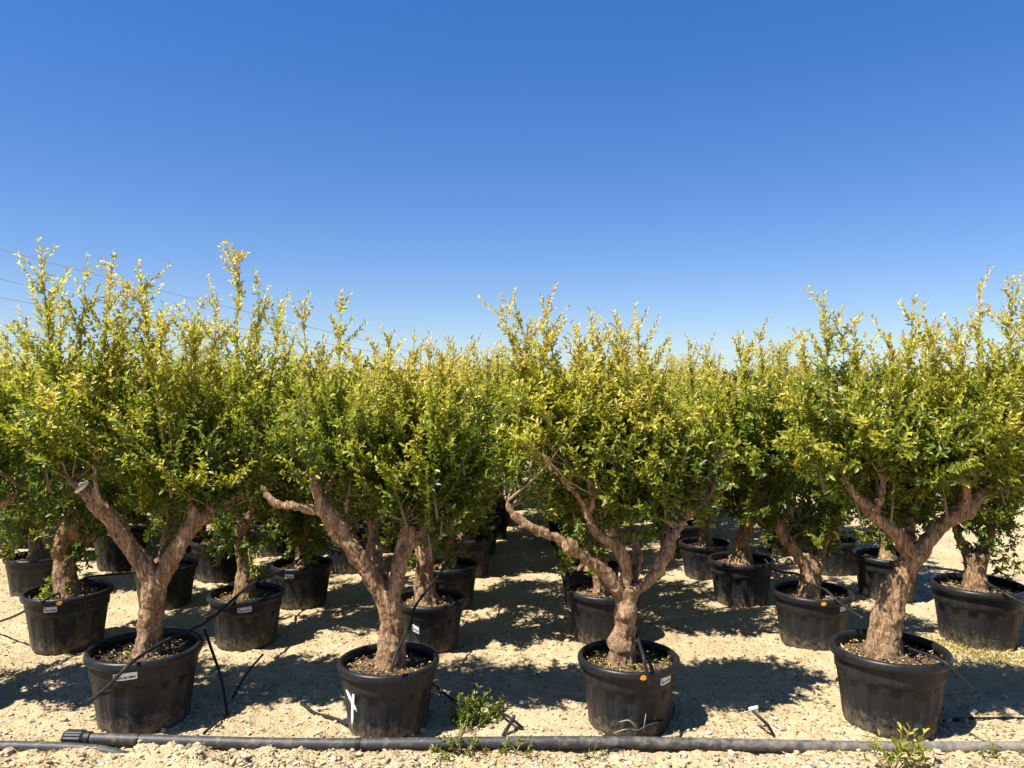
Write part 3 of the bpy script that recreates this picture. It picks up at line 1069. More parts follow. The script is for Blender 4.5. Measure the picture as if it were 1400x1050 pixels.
T4 = front_tree(1216, 4.29, 1.09,
    [[(1208, 905, 0, .125), (1210, 865, 0, .105), (1218, 825, 0, .095), (1236, 785, 0, .076), (1250, 758, 0, .066)],
     [(1250, 764, 0, .052), (1226, 732, -.03, .047), (1196, 706, -.06, .042), (1180, 690, -.07, .036), (1160, 664, -.07, .024), (1148, 630, -.05, .014)],
     [(1250, 764, 0, .057), (1280, 727, 0, .052), (1310, 702, 0, .05), (1336, 680, .02, .043), (1366, 658, .04, .032), (1392, 628, .06, .02)],
     [(1240, 780, .05, .05), (1245, 735, .2, .04), (1240, 690, .32, .034), (1232, 645, .4, .022)],
     [(1316, 698, 0, .036), (1322, 665, -.04, .026), (1312, 625, -.06, .016)],
     [(1196, 706, -.06, .026), (1206, 665, -.06, .02), (1202, 620, -.05, .013)]],
    [(1130, 580, 75, 110, -.05, .5), (1222, 592, 88, 100, .08, .55), (1330, 575, 82, 112, 0, .55)],
    [(1118, 398, 0), (1092, 460, .05), (1165, 440, 0), (1146, 452, .1), (1216, 458, -.1), (1250, 405, 0), (1274, 470, .1), (1338, 388, 0), (1300, 478, -.05), (1385, 378, .1), (1318, 450, .1), (1372, 430, 0)],
    13, 'potted tree with the thickest leaning trunk forking into a wide V', 0, [], young=.60, rot=.3, tk=.82, thick=.85,
    clear=[(1180, 690), (1212, 720), (1310, 704), (1338, 680), (1275, 735)])

# ---------------------------------------------------------------- second row and the trees beside the frame
def row_tree(bx, by, width_px, trunk_px, label, seed, tops, litter=0, tags=(), dot=None, young=.55, nshoots=70, wide=.46, group='potted trees in the second row', lobes_px=None, simple=False, thick=.82):
    """by: picture height of the foot of the pot; everything is then built in metres at that spot."""
    D = CAM_H * F / (by - 525)
    D = D + .22 * width_px / F * D / .576
    X0 = (bx - 700) / F * D
    scale = width_px / F * D / .576
    root = thing('potted_tree', X0, D)
    tag(root, label, 'potted tree', group)
    add_pot(root, scale, seed * .37, litter, tags, dot)
    q = px_local(D, X0)
    limbs = [[q(p[0], p[1], p[2], p[3] * thick) for p in L] for L in trunk_px]
    r = np.random.default_rng(seed)
    # upper limbs fan out from the end of every traced limb
    ends = [L[-1] for L in limbs if L[-1][2] > .95]
    extra = []
    for e in ends:
        for k in range(2):
            a = r.uniform(0, 6.283)
            e2 = (e[0] + .2 * math.cos(a), e[1] + .25 * math.sin(a), e[2] + .22)
            e3 = (e2[0] + .08 * math.cos(a), e2[1] + .1 * math.sin(a), e2[2] + .25)
            extra.append([(e[0], e[1], e[2], e[3] * .75), e2 + (e[3] * .5,), e3 + (.012,)])
    limbs += extra
    lobes = [(r.uniform(-.22, .22) + dx, r.uniform(-.15, .15), 1.52, wide, .44, .5) for dx in (-.22, .22)] if lobes_px is None else \
            [q(cx, cy, dy) + (rx * D / F, rd, ry * D / F) for (cx, cy, rx, ry, dy, rd) in lobes_px]
    tips = [q(px, py, dy) for (px, py, dy) in tops]
    build_tree(root, limbs, lobes, tips, seed, nshoots, young, voxel=.014, simple=simple, zmin=.74, droop=32, dz=(-.3, .2))
    return root


R2a = row_tree(93, 895, 112,
    [[(92, 815, 0, .10), (90, 775, 0, .085), (86, 745, 0, .075), (98, 718, 0, .07), (108, 705, 0, .06)],
     [(106, 712, 0, .055), (98, 690, 0, .052), (88, 668, 0, .04), (80, 640, 0, .025)],
     [(104, 730, 0, .04), (125, 735, .05, .04), (135, 712, .08, .034), (140, 680, .1, .025)]],
    'potted tree with a knobbly bent trunk, beside the tree with the sawn-off limb', 21,
    [(8, 470, 0), (40, 430, .1), (70, 415, 0), (14, 440, .2), (165, 470, 0)], 0, [(.12, .292, .326, .042, .004)], dot=.35)
R2b = row_tree(337, 891, 102,
    [[(335, 805, 0, .09), (334, 770, 0, .068), (328, 735, 0, .06), (330, 715, 0, .055)],
     [(329, 725, 0, .04), (320, 700, 0, .038), (312, 675, 0, .03), (305, 640, 0, .02)],
     [(332, 725, 0, .042), (342, 700, .03, .038), (350, 675, .05, .03), (360, 640, .05, .02)]],
    'potted tree with a straight slim trunk, left of the pot with the white cross', 22,
    [(345, 420, 0), (250, 440, .1), (385, 440, .1), (300, 430, 0)], 0, [(.28, .290, .326, .05, .008)])
R2c = row_tree(588, 895, 98,
    [[(582, 820, 0, .095), (581, 785, 0, .08), (580, 755, 0, .076), (578, 725, 0, .07)],
     [(578, 735, 0, .05), (566, 700, .05, .04), (560, 660, .1, .026)],
     [(580, 735, 0, .05), (596, 700, 0, .04), (612, 660, 0, .028)]],
    'potted tree with a thick straight trunk just behind the pot with the white cross', 23,
    [(640, 470, 0), (668, 480, .1), (620, 490, .1), (560, 480, .2)], 2, [(-.35, .175, .225, .028, -.02)], young=.45)
R2d = row_tree(826, 884, 106,
    [[(825, 812, 0, .09), (822, 775, 0, .08), (812, 745, 0, .07)],
     [(814, 755, 0, .05), (795, 720, .05, .042), (780, 680, .1, .028)],
     [(814, 755, 0, .05), (835, 715, .1, .042), (850, 670, .15, .028)]],
    'potted tree half hidden behind the tree with three twisting limbs', 24,
    [(900, 480, 0), (730, 500, .1), (915, 470, .1), (860, 470, .2)], 0)
R2e = row_tree(1110, 893, 107,
    [[(1105, 812, 0, .095), (1108, 780, 0, .085), (1098, 755, 0, .07)],
     [(1096, 765, 0, .055), (1076, 735, 0, .05), (1050, 695, .02, .045), (1028, 655, .04, .03)],
     [(1108, 775, 0, .055), (1125, 745, .05, .045), (1140, 700, .08, .03)]],
    'potted tree with a limb leaning far left, orange dot on its fluted pot', 25,
    [(1040, 452, 0), (1010, 455, .1), (965, 470, .1), (1060, 470, .15), (985, 480, 0), (1020, 480, -.1)], 0, [(.55, .290, .322, .036, .004)], dot=-.10, young=.66,
    lobes_px=[(1010, 585, 75, 90, 0, .5), (1110, 590, 80, 95, 0, .55)])
R2f = row_tree(1337, 893, 120,
    [[(1334, 812, 0, .10), (1333, 785, 0, .084), (1336, 758, 0, .086), (1336, 755, 0, .084)],
     [(1340, 775, .03, .04), (1352, 735, .05, .034), (1362, 695, .08, .026), (1368, 650, .1, .018)],
     [(1328, 775, .03, .035), (1312, 735, .08, .03), (1300, 690, .1, .02)]],
    'potted tree with a short sawn-off stump trunk at the edge of the block', 26,
    [(1395, 440, 0), (1360, 470, .1), (1310, 480, .1), (1290, 500, .2)], 0, [], young=.6, thick=.95,
    lobes_px=[(1345, 640, 75, 75, 0, .5), (1330, 570, 80, 80, 0, .5)])
# neighbours whose crowns reach into the picture's sides
Fl = row_tree(-125, 1003, 145,
    [[(-125, 890, 0, .1), (-122, 830, 0, .08), (-120, 785, 0, .075)],
     [(-120, 795, 0, .055), (-85, 740, 0, .045), (-45, 700, 0, .035), (0, 688, 0, .028), (30, 665, 0, .018)],
     [(-122, 795, 0, .055), (-150, 740, .1, .045), (-180, 670, .15, .03)],
     [(-120, 790, .05, .05), (-110, 735, .25, .04), (-105, 670, .35, .025)]],
    'potted tree with a low limb, next along the pipe past the pipe coupling', 27, [(-60, 420, 0), (-10, 470, .1)], 0, [],
    group='potted trees along the irrigation pipe', lobes_px=[(-160, 580, 90, 110, 0, .5), (-60, 590, 85, 100, 0, .5)])
Fr = row_tree(1560, 1010, 145,
    [[(1560, 890, 0, .1), (1556, 830, 0, .085), (1552, 785, 0, .075)],
     [(1552, 795, 0, .055), (1520, 740, 0, .045), (1490, 690, 0, .035), (1465, 650, 0, .02)],
     [(1555, 795, 0, .055), (1590, 740, .1, .045), (1620, 670, .15, .03)]],
    'potted tree past the tree with the thickest trunk, next along the pipe', 28, [(1398, 400, 0), (1420, 380, .1)], 0, [],
    group='potted trees along the irrigation pipe', lobes_px=[(1475, 580, 80, 110, 0, .5), (1600, 580, 90, 110, 0, .5)])


# ---------------------------------------------------------------- rows behind: five kinds, then copies
def proto(seed, young):
    r = np.random.default_rng(seed)
    root = thing('potted_tree', 0, 0, 0)
    add_pot(root, .95, seed, None, [(.3, .290, .326, .045, .004)] if seed % 2 else [])
    a0 = r.uniform(0, 6.283); lean = r.uniform(.0, .1)
    hx, hy = lean * math.cos(a0), lean * math.sin(a0)
    fork = r.uniform(.62, .82)
    limbs = [[(0, 0, .26, .09), (hx * .2, hy * .2, .42, .062), (hx * .7, hy * .7, .58, .055), (hx, hy, fork, .053)]]
    nl = 3
    for k in range(nl):
        a = a0 + k * 6.283 / nl + r.uniform(-.4, .4)
        e1 = (hx + .14 * math.cos(a), hy + .14 * math.sin(a), fork + .17, .036)
        e2 = (hx + .3 * math.cos(a), hy + .3 * math.sin(a), fork + r.uniform(.3, .45), .029)
        e3 = (hx + .38 * math.cos(a + .3), hy + .38 * math.sin(a + .3), fork + .65, .022)
        e4 = (hx + .42 * math.cos(a + .5), hy + .42 * math.sin(a + .5), fork + .9, .012)
        limbs.append([(hx, hy, fork - .06, .045), e1, e2, e3, e4])
    lobes = []
    for k in range(nl):
        a = a0 + k * 6.283 / nl
        lobes.append((hx + .27 * math.cos(a), hy + .27 * math.sin(a), r.uniform(1.24, 1.42), .43, .43, .56))
    tips = []
    for k in range(7):
        a = r.uniform(0, 6.283); q = r.uniform(.05, .5)
        tips.append((hx + q * math.cos(a), hy + q * math.sin(a), r.uniform(1.95, 2.26)))
    build_tree(root, limbs, lobes, tips, seed, 60, young, leaf_len=.050, simple=True, voxel=.018, zmin=.72, droop=36, dz=(-.3, .2), leafgap=.024)
    return root


PROTOS = [proto(41, .5), proto(42, .62), proto(43, .42), proto(44, .68), proto(45, .56)]
used = set()


def place(k, x, y, rz, sc, label, group):
    p = PROTOS[k]
    o = p if k not in used else copy_tree(p)
    used.add(k)
    o.location = (x, y, gz(x, y) - .012)
    o.rotation_euler = (0, 0, rz)
    o.scale = (sc, sc, sc)
    tag(o, label, 'potted tree', group)
    return o


r = np.random.default_rng(77)


def foot(px, py):
    d = CAM_H * F / (py - 525) + .2
    return (px - 700) / F * d, d


spots = []
THIRD = [(50, 819), (226, 834), (413, 833), (613, 838), (806, 838), (1013, 831), (1212, 823)]
FOURTH = [(84, 768), (165, 781), (301, 797), (480, 786), (636, 792), (790, 785), (964, 793), (1138, 787)]
FIFTH = [(20, 752), (120, 750), (250, 758), (379, 763), (520, 757), (650, 762), (778, 752), (930, 764), (1078, 760)]
for p_ in THIRD:
    spots.append(foot(*p_) + (3,))
for p_ in FOURTH:
    spots.append(foot(*p_) + (4,))
for p_ in FIFTH:
    spots.append(foot(*p_) + (5,))
y = 9.55; row = 6
while y < 17.5:
    for cx in (-10.4, -9.1, -7.9, -6.7, -5.5, -4.35, -3.1, -1.9, -.55, .62, 2.0, 3.2):
        x = cx + .045 * (y - 4.3) + r.uniform(-.1, .1)
        yy = y + r.uniform(-.12, .12)
        if abs(x) / yy < .80 and not (x > 3.5 and yy > 9):
            spots.append((x, yy, row))
    y += r.uniform(.92, 1.04); row += 1
ORD = ['third', 'fourth', 'fifth', 'sixth', 'seventh', 'eighth', 'ninth', 'tenth', 'eleventh', 'twelfth', 'thirteenth', 'fourteenth', 'fifteenth']
SIDE = {3: ['beyond the knobbly bent trunk, away from the aisle', 'right behind the trunk of the sawn-limb tree', 'between the slim straight trunk and the white-cross tree',
            'on the aisle, behind the thick straight trunk', 'on the aisle, behind the three twisting limbs', 'beside the limb that leans far left', 'behind the thickest leaning trunk'],
        4: ['at the outer end, past the knobbly bent trunk', 'seen between knobbly trunk and sawn-off limb', 'just behind the slim straight trunk', 'behind the long limb of the white-cross tree',
            'on the aisle, behind the thick straight trunk', 'on the aisle, behind the three twisting limbs', 'behind the sawn limb of the three-limbed tree', 'between the far-left-leaning limb and the thickest trunk'],
        5: ['at the outermost end of the row', 'past the knobbly bent trunk', 'behind the right limb of the sawn-limb tree', 'behind the drooping leaves beside the slim trunk', 'behind the white-cross tree',
            'on the aisle, in line with the thick straight trunk', 'on the aisle, in line with the three twisting limbs', 'in line with the sawn limb of the three-limbed tree', 'below the limb that leans far left']}
count = {}
for i, (x, yy, rw) in enumerate(spots):
    k = int(r.integers(0, 5)) if i > 4 else i
    sc = r.uniform(.93, 1.07)
    c_ = count.get(rw, 0); count[rw] = c_ + 1
    nm = ORD[rw - 3]
    lab = '%s-row potted tree %s' % (nm, SIDE[rw][c_]) if rw <= 5 else 'bushy potted tree in the %s row behind the pipe' % nm
    place(k, x, yy, r.uniform(0, 6.283), sc, lab, nm + ' row of potted trees')


# ================================================================ irrigation
def hose(name, pts, rad, label, cat='hose', group=None, sides=8, n=40, mat=None, lift=0.0):
    pts = [(p[0], p[1], p[2] + (lift if p[2] > .12 else 0)) for p in pts]
    o = link(name, tube_mesh(name, pts, rad, sides, n), mat or M_HOSE)
    tag(o, label, cat, group)
    return o


def at(px, py, D):
    return ((px - 700) / F * D, D, CAM_H - (py - 525) / F * D)


def onground(px, py, lift=0.0):
    z = 0.0
    for _ in range(4):
        d = (CAM_H - z) * F / (py - 525)
        x = (px - 700) / F * d
        z = gz(x, d)
    return (x, d, z + lift)


# main pipe with its coupling and joint ring
PY = lambda x: 4.035 - .016 * (x + 2.3) + .012 * math.sin(x * 1.7)
main_pts = [(x, PY(x), .030 + .006 * math.sin(x * 2.3 + 1)) for x in np.linspace(-2.28, 4.6, 24)]
pipe = link('irrigation_pipe', tube_mesh('irrigation_pipe', main_pts, .0285, 16, 120), M_PIPE)
tag(pipe, 'long grey plastic water pipe lying in front of the first row of pots', 'pipe')


def ring_on_pipe(name, x, length, rad, mat, ribs=0):
    p = []
    rr = []
    for t in np.linspace(-.5, .5, 9):
        xx = x + t * length
        p.append((xx, PY(xx), .030 + .006 * math.sin(xx * 2.3 + 1)))
        rr.append(rad * (1 - .12 * (abs(t) > .45)))
    v, f, caps = tube_arrays(np.array(p), rr, 36)
    if ribs:
        vv = v[:9 * 36].reshape(9, 36, 3)
        c = np.array(p)[:, None]
        k = np.where(np.arange(36) % 3 == 0, 1.0, 1.07)[None, :, None]
        vv[1:-1] = (c + (vv - c) * k)[1:-1]
    o = link(name, np_mesh(name, v, [f, np.vstack(caps)], False), mat, pipe)
    return o


ring_on_pipe('coupling', -2.30, .11, .041, M_HOSE, 1)
ring_on_pipe('coupling_collar', -2.23, .035, .036, M_HOSE)
ring_on_pipe('joint_ring', -1.96, .014, .0315, M_HOSE)
ring_on_pipe('tapping_saddle', -.80, .03, .0315, M_HOSE)
p2 = link('irrigation_pipe', tube_mesh('side_pipe', [(-4.6, 4.02, .032), (-3.6, 3.99, .031), (-2.9, 3.975, .028), (-2.4, 3.965, .026), (-2.12, 3.955, .012), (-1.98, 3.95, -.02)], .026, 16, 60), M_PIPE)
tag(p2, 'short end of grey water pipe disappearing into the earth under the coupling', 'pipe')

Z0 = .0
# over pot 1
hose('drip_hose', [at(128, 962, 3.99), at(150, 944, 3.99), at(172, 921, 4.00), at(190, 906, 4.12), at(225, 884, 4.34), at(262, 868, 4.5), at(290, 852, 4.75), at(330, 815, 5.3), at(352, 800, 5.45)], .0095,
     'thick black drip line crossing the pot of the tree with the sawn-off limb', lift=.030)
hose('drip_hose', [at(122, 966, 3.99), at(132, 960, 3.99), at(140, 957, 4.0), at(152, 954, 4.04)], .011, 'short black end plug of the drip line hanging beside the first pot', lift=.030)
hose('drip_hose', [at(279, 860, 4.62), at(290, 890, 4.58), at(303, 930, 4.52), onground(311, 978, .0)], .0085, 'straight black riser hose leaning beside the first pot, right of it')
hose('drip_hose', [at(360, 894, 4.75), at(338, 920, 4.72), onground(318, 955, .01)], .007, 'thin black stick of hose poking up out of the shaded earth between pots')
hose('drip_hose', [onground(311, 978, .01), onground(295, 992, .012), onground(278, 1003, .012)], .007, 'grey hose tail running from the riser hose down to the pipe')
# left second row line
hose('drip_hose', [onground(-20, 862, .02), at(20, 848, 5.5), at(60, 826, 5.45), at(90, 812, 5.6), at(120, 795, 5.9), at(170, 790, 6.2), at(200, 786, 6.5)], .009,
     'long black drip line sagging across the pot with the knobbly bent trunk', lift=.030)
hose('drip_hose', [onground(282, 846, .01), at(310, 838, 5.42), at(332, 812, 5.5), at(350, 800, 5.7), at(375, 790, 6.3), at(400, 778, 6.5), at(413, 765, 6.6)], .009,
     'black drip line crossing the pot with the straight slim trunk', lift=.030)
# pot 2
hose('drip_hose', [at(535, 926, 4.02), at(540, 905, 4.06), at(552, 880, 4.2), at(562, 860, 4.5), at(568, 835, 4.9), at(590, 805, 5.3), at(612, 775, 5.7), at(632, 742, 6.3), at(648, 725, 6.7)], .0085,
     'black drip line hooked over the rim of the pot with the white cross', lift=.030)
hose('drip_hose', [onground(412, 962, .015), onground(430, 975, .012), onground(455, 985, .012), onground(476, 995, .02)], .011, 'stub of black hose lying left of the pot with the white cross')
hose('drip_hose', [at(588, 932, 4.55), onground(600, 948, .03), onground(622, 962, .01)], .008, 'short black hose slanting to the ground right of the pot with the white cross')
o = hose('hose_valve', [onground(472, 990, .03), onground(479, 984, .05)], .016, 'small grey hose clip at the foot of the pot with the white cross', 'valve', mat=M_GREYFIT, n=6)
# fork-shaped branch of hose near the weeds
hose('drip_hose', [onground(688, 1008, .01), at(694, 995, 4.2), at(701, 984, 4.25), at(703, 978, 4.27)], .0105, 'forked black hose stub standing behind the pipe by the cut twigs')
hose('drip_hose', [onground(680, 975, .012), at(692, 978, 4.3), at(702, 985, 4.25), onground(715, 998, .01)], .0085, 'thin black hose crossing the forked stub behind the pipe')
# pot 3
hose('drip_hose', [at(868, 868, 4.5), at(873, 884, 4.28), at(879, 903, 4.05), at(884, 926, 4.015), at(889, 946, 4.02)], .009, 'black drip line hanging over the rim beside an orange dot, below three twisting limbs', lift=.030)
hose('drip_hose', [onground(868, 1009, .0), at(873, 1000, 4.11), at(884, 993, 4.12), at(902, 987, 4.16), onground(918, 986, .02), onground(922, 972, .02)], .008,
     'black hose loop curling round the foot of the pot beside the pipe')
# stub with white cap
st = hose('drip_hose', [onground(1060, 1010, .0), at(1050, 992, 4.18), at(1040, 982, 4.2), at(1029, 972, 4.24)], .0085, 'bent grey hose stub with a white end clip on the open sunny earth')
c0 = at(1024, 970, 4.25); c1 = at(1036, 967, 4.25)
link('end_clip', tube_mesh('end_clip', [c0, c1], .011, 8, 4), M_PAINT, st)
hose('drip_hose', [onground(1052, 986, .006), onground(1066, 996, .006), onground(1076, 999, .006)], .006, 'small loose piece of grey tubing beside the capped hose stub', mat=M_GREYFIT)
# pot 4
hose('drip_hose', [(2.20, 4.42, .36), (2.20, 4.22, .41), (2.24, 3.995, .428), (2.31, 3.955, .36), (2.38, 3.955, .29)], .008, 'black drip line running out over the rim of the pot with the thickest trunk', lift=.030)
hose('drip_hose', [onground(1290, 986, .008), onground(1330, 984, .008), onground(1410, 985, .008), onground(1470, 990, .008)], .0075, 'thin black hose lying in shade behind the grey end of the pipe')
hose('drip_hose', [at(1046, 770, 6.55), at(1060, 785, 6.3), at(1090, 790, 5.9), at(1112, 806, 5.6), at(1128, 812, 5.45), at(1148, 830, 5.3), at(1180, 852, 5.0)], .009,
     'black drip line crossing the fluted pot of the tree leaning far left', lift=.030)
hose('drip_hose', [at(1270, 780, 6.2), at(1320, 788, 5.8), at(1345, 800, 5.6), at(1370, 815, 5.35), at(1400, 832, 5.25), at(1440, 850, 5.2)], .009, 'black drip line across the pot with the sawn-off stump trunk', lift=.030)


# ================================================================ power lines
PA = np.array([-42, 30, 0.0]); PB = np.array([-23.5, 200, 0.0])


def wire(pts, label):
    o = link('power_line', tube_mesh('power_line', pts, [.016, .03, .06], 5, 30), M_WIRE)
    tag(o, label, 'cable', 'overhead cables')


def sky_pt(px, py, D):
    return ((px - 700) / F * D, D, CAM_H - (py - 525) / F * D)


wire([sky_pt(-60, 325, 42), sky_pt(250, 405, 72), sky_pt(575, 484, 190)], 'topmost of three thin overhead cables against the blue sky')
wire([sky_pt(-60, 368, 42), sky_pt(250, 435, 72), sky_pt(575, 492, 190)], 'middle of three thin overhead cables against the blue sky')
wire([sky_pt(-60, 397, 42), sky_pt(250, 448, 72), sky_pt(575, 498, 190)], 'lowest of three thin overhead cables against the blue sky')
px_, py_, pz_ = sky_pt(575, 482, 190)
pole = link('utility_pole', tube_mesh('utility_pole', [(px_, py_, -.3), (px_, py_, pz_ + .2)], [.22, .15], 8, 6), M_POLE)
tag(pole, 'distant wooden pole carrying the overhead cables', 'pole')

# ================================================================ stones and gravel
def rock_arrays(r, n, sizes, xs, ys, sink=.3):
    bm = bmesh.new(); bmesh.ops.create_icosphere(bm, subdivisions=1, radius=1)
    bv = np.array([v.co[:] for v in bm.verts]); bf = np.array([[v.index for v in f.verts] for f in bm.faces]); bm.free()
    k = len(bv)
    j = bv[None] * (1 + r.normal(0, .16, (n, k, 1)))
    sc = sizes[:, None, None] * np.stack([r.uniform(.7, 1.3, n), r.uniform(.7, 1.3, n), r.uniform(.45, .8, n)], 1)[:, None]
    j = j * sc
    a = r.uniform(0, 6.283, n); ca, sa = np.cos(a)[:, None], np.sin(a)[:, None]
    x = j[..., 0] * ca - j[..., 1] * sa; y_ = j[..., 0] * sa + j[..., 1] * ca
    z0 = ground_h(xs, ys) + sizes * (.6 - sink)
    v = np.stack([x + xs[:, None], y_ + ys[:, None], j[..., 2] + z0[:, None]], 2).reshape(-1, 3)
    f = (bf[None] + (np.arange(n) * k)[:, None, None]).reshape(-1, 3)
    pal = np.array([(.44, .34, .21), (.47, .38, .25), (.36, .27, .16), (.50, .43, .32), (.28, .21, .13)])
    c = pal[r.integers(0, 5, n)] * r.uniform(.8, 1.15, (n, 1))
    return v, f, np.repeat(c, k, 0)


r = np.random.default_rng(5)
n = 20000
ys = 3.75 + 6.0 * r.uniform(0, 1, n) ** 2.0
xs = r.uniform(-.75, .75, n) * ys
keep = vnoise(xs * 1.3, ys * 1.3, 9) + r.uniform(-.3, .5, n) > 0
xs, ys = xs[keep], ys[keep]
sz = .0028 + .015 * r.uniform(0, 1, len(xs)) ** 3.5
v, f, c = rock_arrays(r, len(xs), sz, xs, ys)
gv = link('gravel', np_mesh('gravel', v, [f], False, c), M_STONE)
tag(gv, 'small loose gravel scattered over the dry earth', None, None, 'stuff')
for i in range(46):
    y_ = 3.8 + 2.6 * r.uniform() ** 1.4; x_ = r.uniform(-.66, .66) * y_
    s_ = r.uniform(.016, .032)
    v, f, c = rock_arrays(r, 1, np.array([s_]), np.array([x_]), np.array([y_]))
    base = np.array([x_, y_, gz(x_, y_)])
    o = link('stone', np_mesh('stone', v - base, [f], False, c), M_STONE, None, tuple(base))
    tag(o, 'small pale stone lying loose on the dry earth among the pots', 'stone', 'loose stones')

# dead leaves and twigs scattered on the earth
n = 24000
ys = 3.75 + 6.5 * r.uniform(0, 1, n) ** 1.6; xs = r.uniform(-.72, .72, n) * ys
kp = vnoise(xs * 1.6, ys * 1.6, 19) + .5 * vnoise(xs * 6, ys * 6, 20) + r.uniform(-.45, .3, n) > 0
xs, ys = xs[kp], ys[kp]; n = len(xs)
zz = ground_h(xs, ys) + .004
ax = r.normal(0, 1, (n, 3)); ax[:, 2] *= .2
nr = np.stack([r.normal(0, .4, n), r.normal(0, .4, n), np.ones(n)], 1)
pal = np.array([(.36, .26, .14), (.22, .13, .07), (.55, .47, .3), (.13, .08, .05), (.36, .33, .12)])
c = pal[r.integers(0, 5, n)]
v, f, cc = leaf_arrays(np.stack([xs, ys, zz], 1), ax, nr, r.uniform(.014, .036, n), r.uniform(.006, .012, n), c, simple=True, fold=.4)
dl = link('dead_leaves', np_mesh('dead_leaves', v, [f], True, cc), M_LITTER)
tag(dl, 'dry fallen leaves and bits scattered over the earth', None, None, 'stuff')


# ================================================================ weeds and cut twigs
def sprig(name, base, ends, label, cat, seed, leaf=.035, group=None, young=.45, gap=.03, single=False):
    r = np.random.default_rng(seed)
    root = thing(name, base[0], base[1], base[2])
    A = r.normal(0, .012, (len(ends), 3)); A[:, 2] = 0
    B = np.array(ends, float) - np.array(base)
    P = bend_curves(A, B, r, 9, .1, .03)
    got = []

    def pick(*a):
        n_ = len(a[0]); sel = r.permutation(n_)[:min(n_, 110)]
        for i in sel:
            got.append(tuple(x_[i] for x_ in a))
        return np.zeros(n_, bool)
    lv, st_ = crown_from_shoots(P, r, np.full(len(ends), young), leaf, False, twig_gap=gap, bare=.12, zref=(-.4, .9), pick=pick if single else None)
    if single:
        for q_ in got:
            single_leaf(q_, root)
    else:
        link('leaves', np_mesh('leaves', lv[0], [lv[1]], True, lv[2]), M_LEAF, root)['kind'] = 'stuff'
    link('stem', np_mesh('stem', st_[0], st_[1], True, st_[2]), M_TWIG, root)
    tag(root, label, cat, group)
    return root


b = onground(634, 1003)
sprig('cut_branch', b, [at(628, 955, 4.35), at(645, 945, 4.4), at(665, 948, 4.45), at(688, 960, 4.5), at(640, 965, 4.3), at(680, 975, 4.4), at(655, 985, 4.35), at(622, 975, 4.4)],
      'leafy cut green branch lying behind the pipe between two pots', 'branch', 61, .036, young=.3)
b = onground(632, 1030)
sprig('weed', b, [at(590, 1022, 3.95), at(610, 1012, 3.97), at(628, 1000, 3.96), at(650, 1010, 3.93), at(600, 1034, 3.86), at(665, 1022, 3.92), at(640, 1024, 3.88)],
      'low green weed growing over the front of the pipe', 'weed', 62, .026, young=.5)
b = onground(705, 1032)
sprig('weed', b, [at(690, 1014, 3.93), at(712, 1012, 3.94), at(728, 1026, 3.9), at(680, 1026, 3.9)],
      'second smaller green weed in front of the pipe, beside the forked hose', 'weed', 63, .026, young=.5)
b = onground(1222, 1062)
sprig('weed', b, [at(1185, 1008, 3.72), at(1230, 1000, 3.74), at(1243, 996, 3.72), at(1268, 1004, 3.74), at(1255, 1020, 3.7), at(1210, 1030, 3.72), at(1265, 1030, 3.74)],
      'bright green leafy seedling growing up in front of the dusty pipe', 'seedling', 64, .052, young=.75, gap=.07, single=True)
b = onground(1352, 1036)
sprig('weed', b, [at(1342, 1026, 3.86), at(1360, 1024, 3.87), at(1366, 1032, 3.84)], 'tiny green weed in front of the dusty end of the pipe', 'weed', 65, .022, young=.5)
# low straw-coloured growth behind pot 4
r = np.random.default_rng(66)
n = 1300
cx = r.choice(3, n, p=[.5, .3, .2])
cs = np.array([onground(1300, 880), onground(1385, 905), onground(1330, 895)])
xs = cs[cx, 0] + r.normal(0, .2, n); ys = cs[cx, 1] + r.normal(0, .10, n)
ax = np.stack([r.normal(0, .6, n), r.normal(0, .6, n), r.uniform(.2, 1, n)], 1); nr = r.normal(0, 1, (n, 3)); nr[:, 2] += 1
pal = np.array([(.42, .35, .11), (.34, .30, .08), (.5, .42, .2), (.26, .24, .06)])
v, f, cc = leaf_arrays(np.stack([xs, ys, ground_h(xs, ys)], 1), ax, nr, r.uniform(.02, .045, n), r.uniform(.006, .012, n), pal[r.integers(0, 4, n)], simple=True)
gr = link('ground_cover', np_mesh('ground_cover', v, [f], True, cc), M_LEAF)
tag(gr, 'low yellowish ground cover behind the pot with the thickest trunk', None, None, 'stuff')

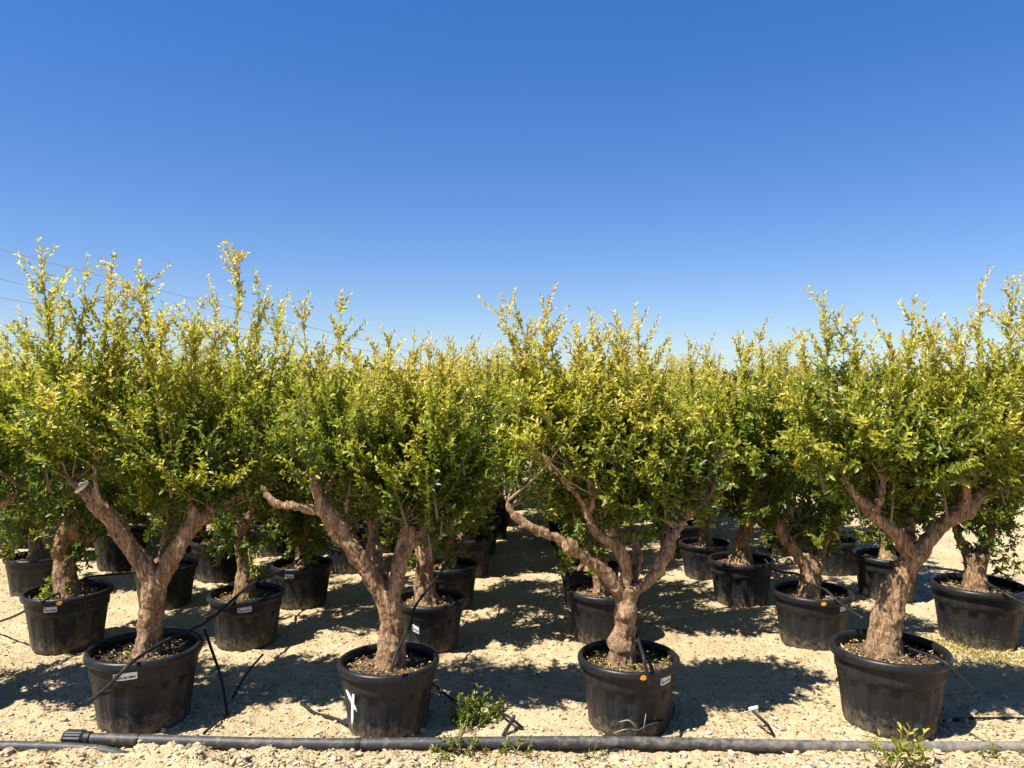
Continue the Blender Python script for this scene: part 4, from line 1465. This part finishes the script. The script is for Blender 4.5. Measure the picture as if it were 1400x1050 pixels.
# dry twigs and debris
def dry_twig(pts, label, rad=.003):
    o = link('dry_twig', tube_mesh('dry_twig', pts, [rad] * (len(pts) - 1) + [rad * .5], 6, 10), M_DRY)
    tag(o, label, 'twig')


dry_twig([onground(880, 1006, .0), at(868, 998, 4.09), at(852, 998, 4.07), at(838, 1003, 4.06)], 'pale dry twig lying low against the pot under three twisting limbs')
dry_twig([onground(879, 1007, .0), at(870, 995, 4.08), at(860, 985, 4.06), at(847, 987, 4.05)], 'bent pale dry twig sticking up against the pot under three twisting limbs', .0035)
dry_twig([onground(878, 1007, .0), at(881, 990, 4.08), at(883, 976, 4.08)], 'upright thin dry twig beside the hose loop at the foot of a pot')
hose('debris', [onground(820, 1033, .006), onground(835, 1030, .012), onground(856, 1027, .006)], .009, 'charred-looking scrap of hose lying in front of the pipe', 'scrap', n=8)
b = onground(812, 1036)
sprig('weed', b, [at(800, 1030, 3.87), at(812, 1027, 3.9), at(824, 1032, 3.87)], 'tiny dull green tuft beside the scrap of hose before the pipe', 'weed', 67, .018, young=.3, gap=.02)

# ================================================================ far wood on the horizon
def far_wood():
    r = np.random.default_rng(9)
    V, Fc, C, b_ = [], [], [], 0
    n = 26000
    xs = r.uniform(-420, 420, n); ys = r.uniform(330, 420, n)
    hgt = 5 + 5 * (vnoise(xs * .03, ys * .03, 3) + .5) + 3 * vnoise(xs * .15, ys * .15, 4)
    zs = r.uniform(0, 1, n) ** .7 * hgt
    ax = unit(r.normal(0, 1, (n, 3))); nr = unit(r.normal(0, 1, (n, 3)))
    c = np.array([(.035, .06, .02)]) * r.uniform(.7, 1.4, (n, 1))
    v, f, cc = leaf_arrays(np.stack([xs, ys, zs], 1), ax, nr, r.uniform(1.6, 3.2, n), r.uniform(1.4, 2.6, n), c, simple=True)
    o = link('far_wood', np_mesh('far_wood', v, [f], True, cc), M_LITTER)
    tag(o, 'low dark line of distant trees along the horizon', None, None, 'stuff')


far_wood()
print('tris', sum(len(m.loop_triangles) if m.loop_triangles else sum(len(p.vertices) - 2 for p in m.polygons) for m in bpy.data.meshes if m.users))
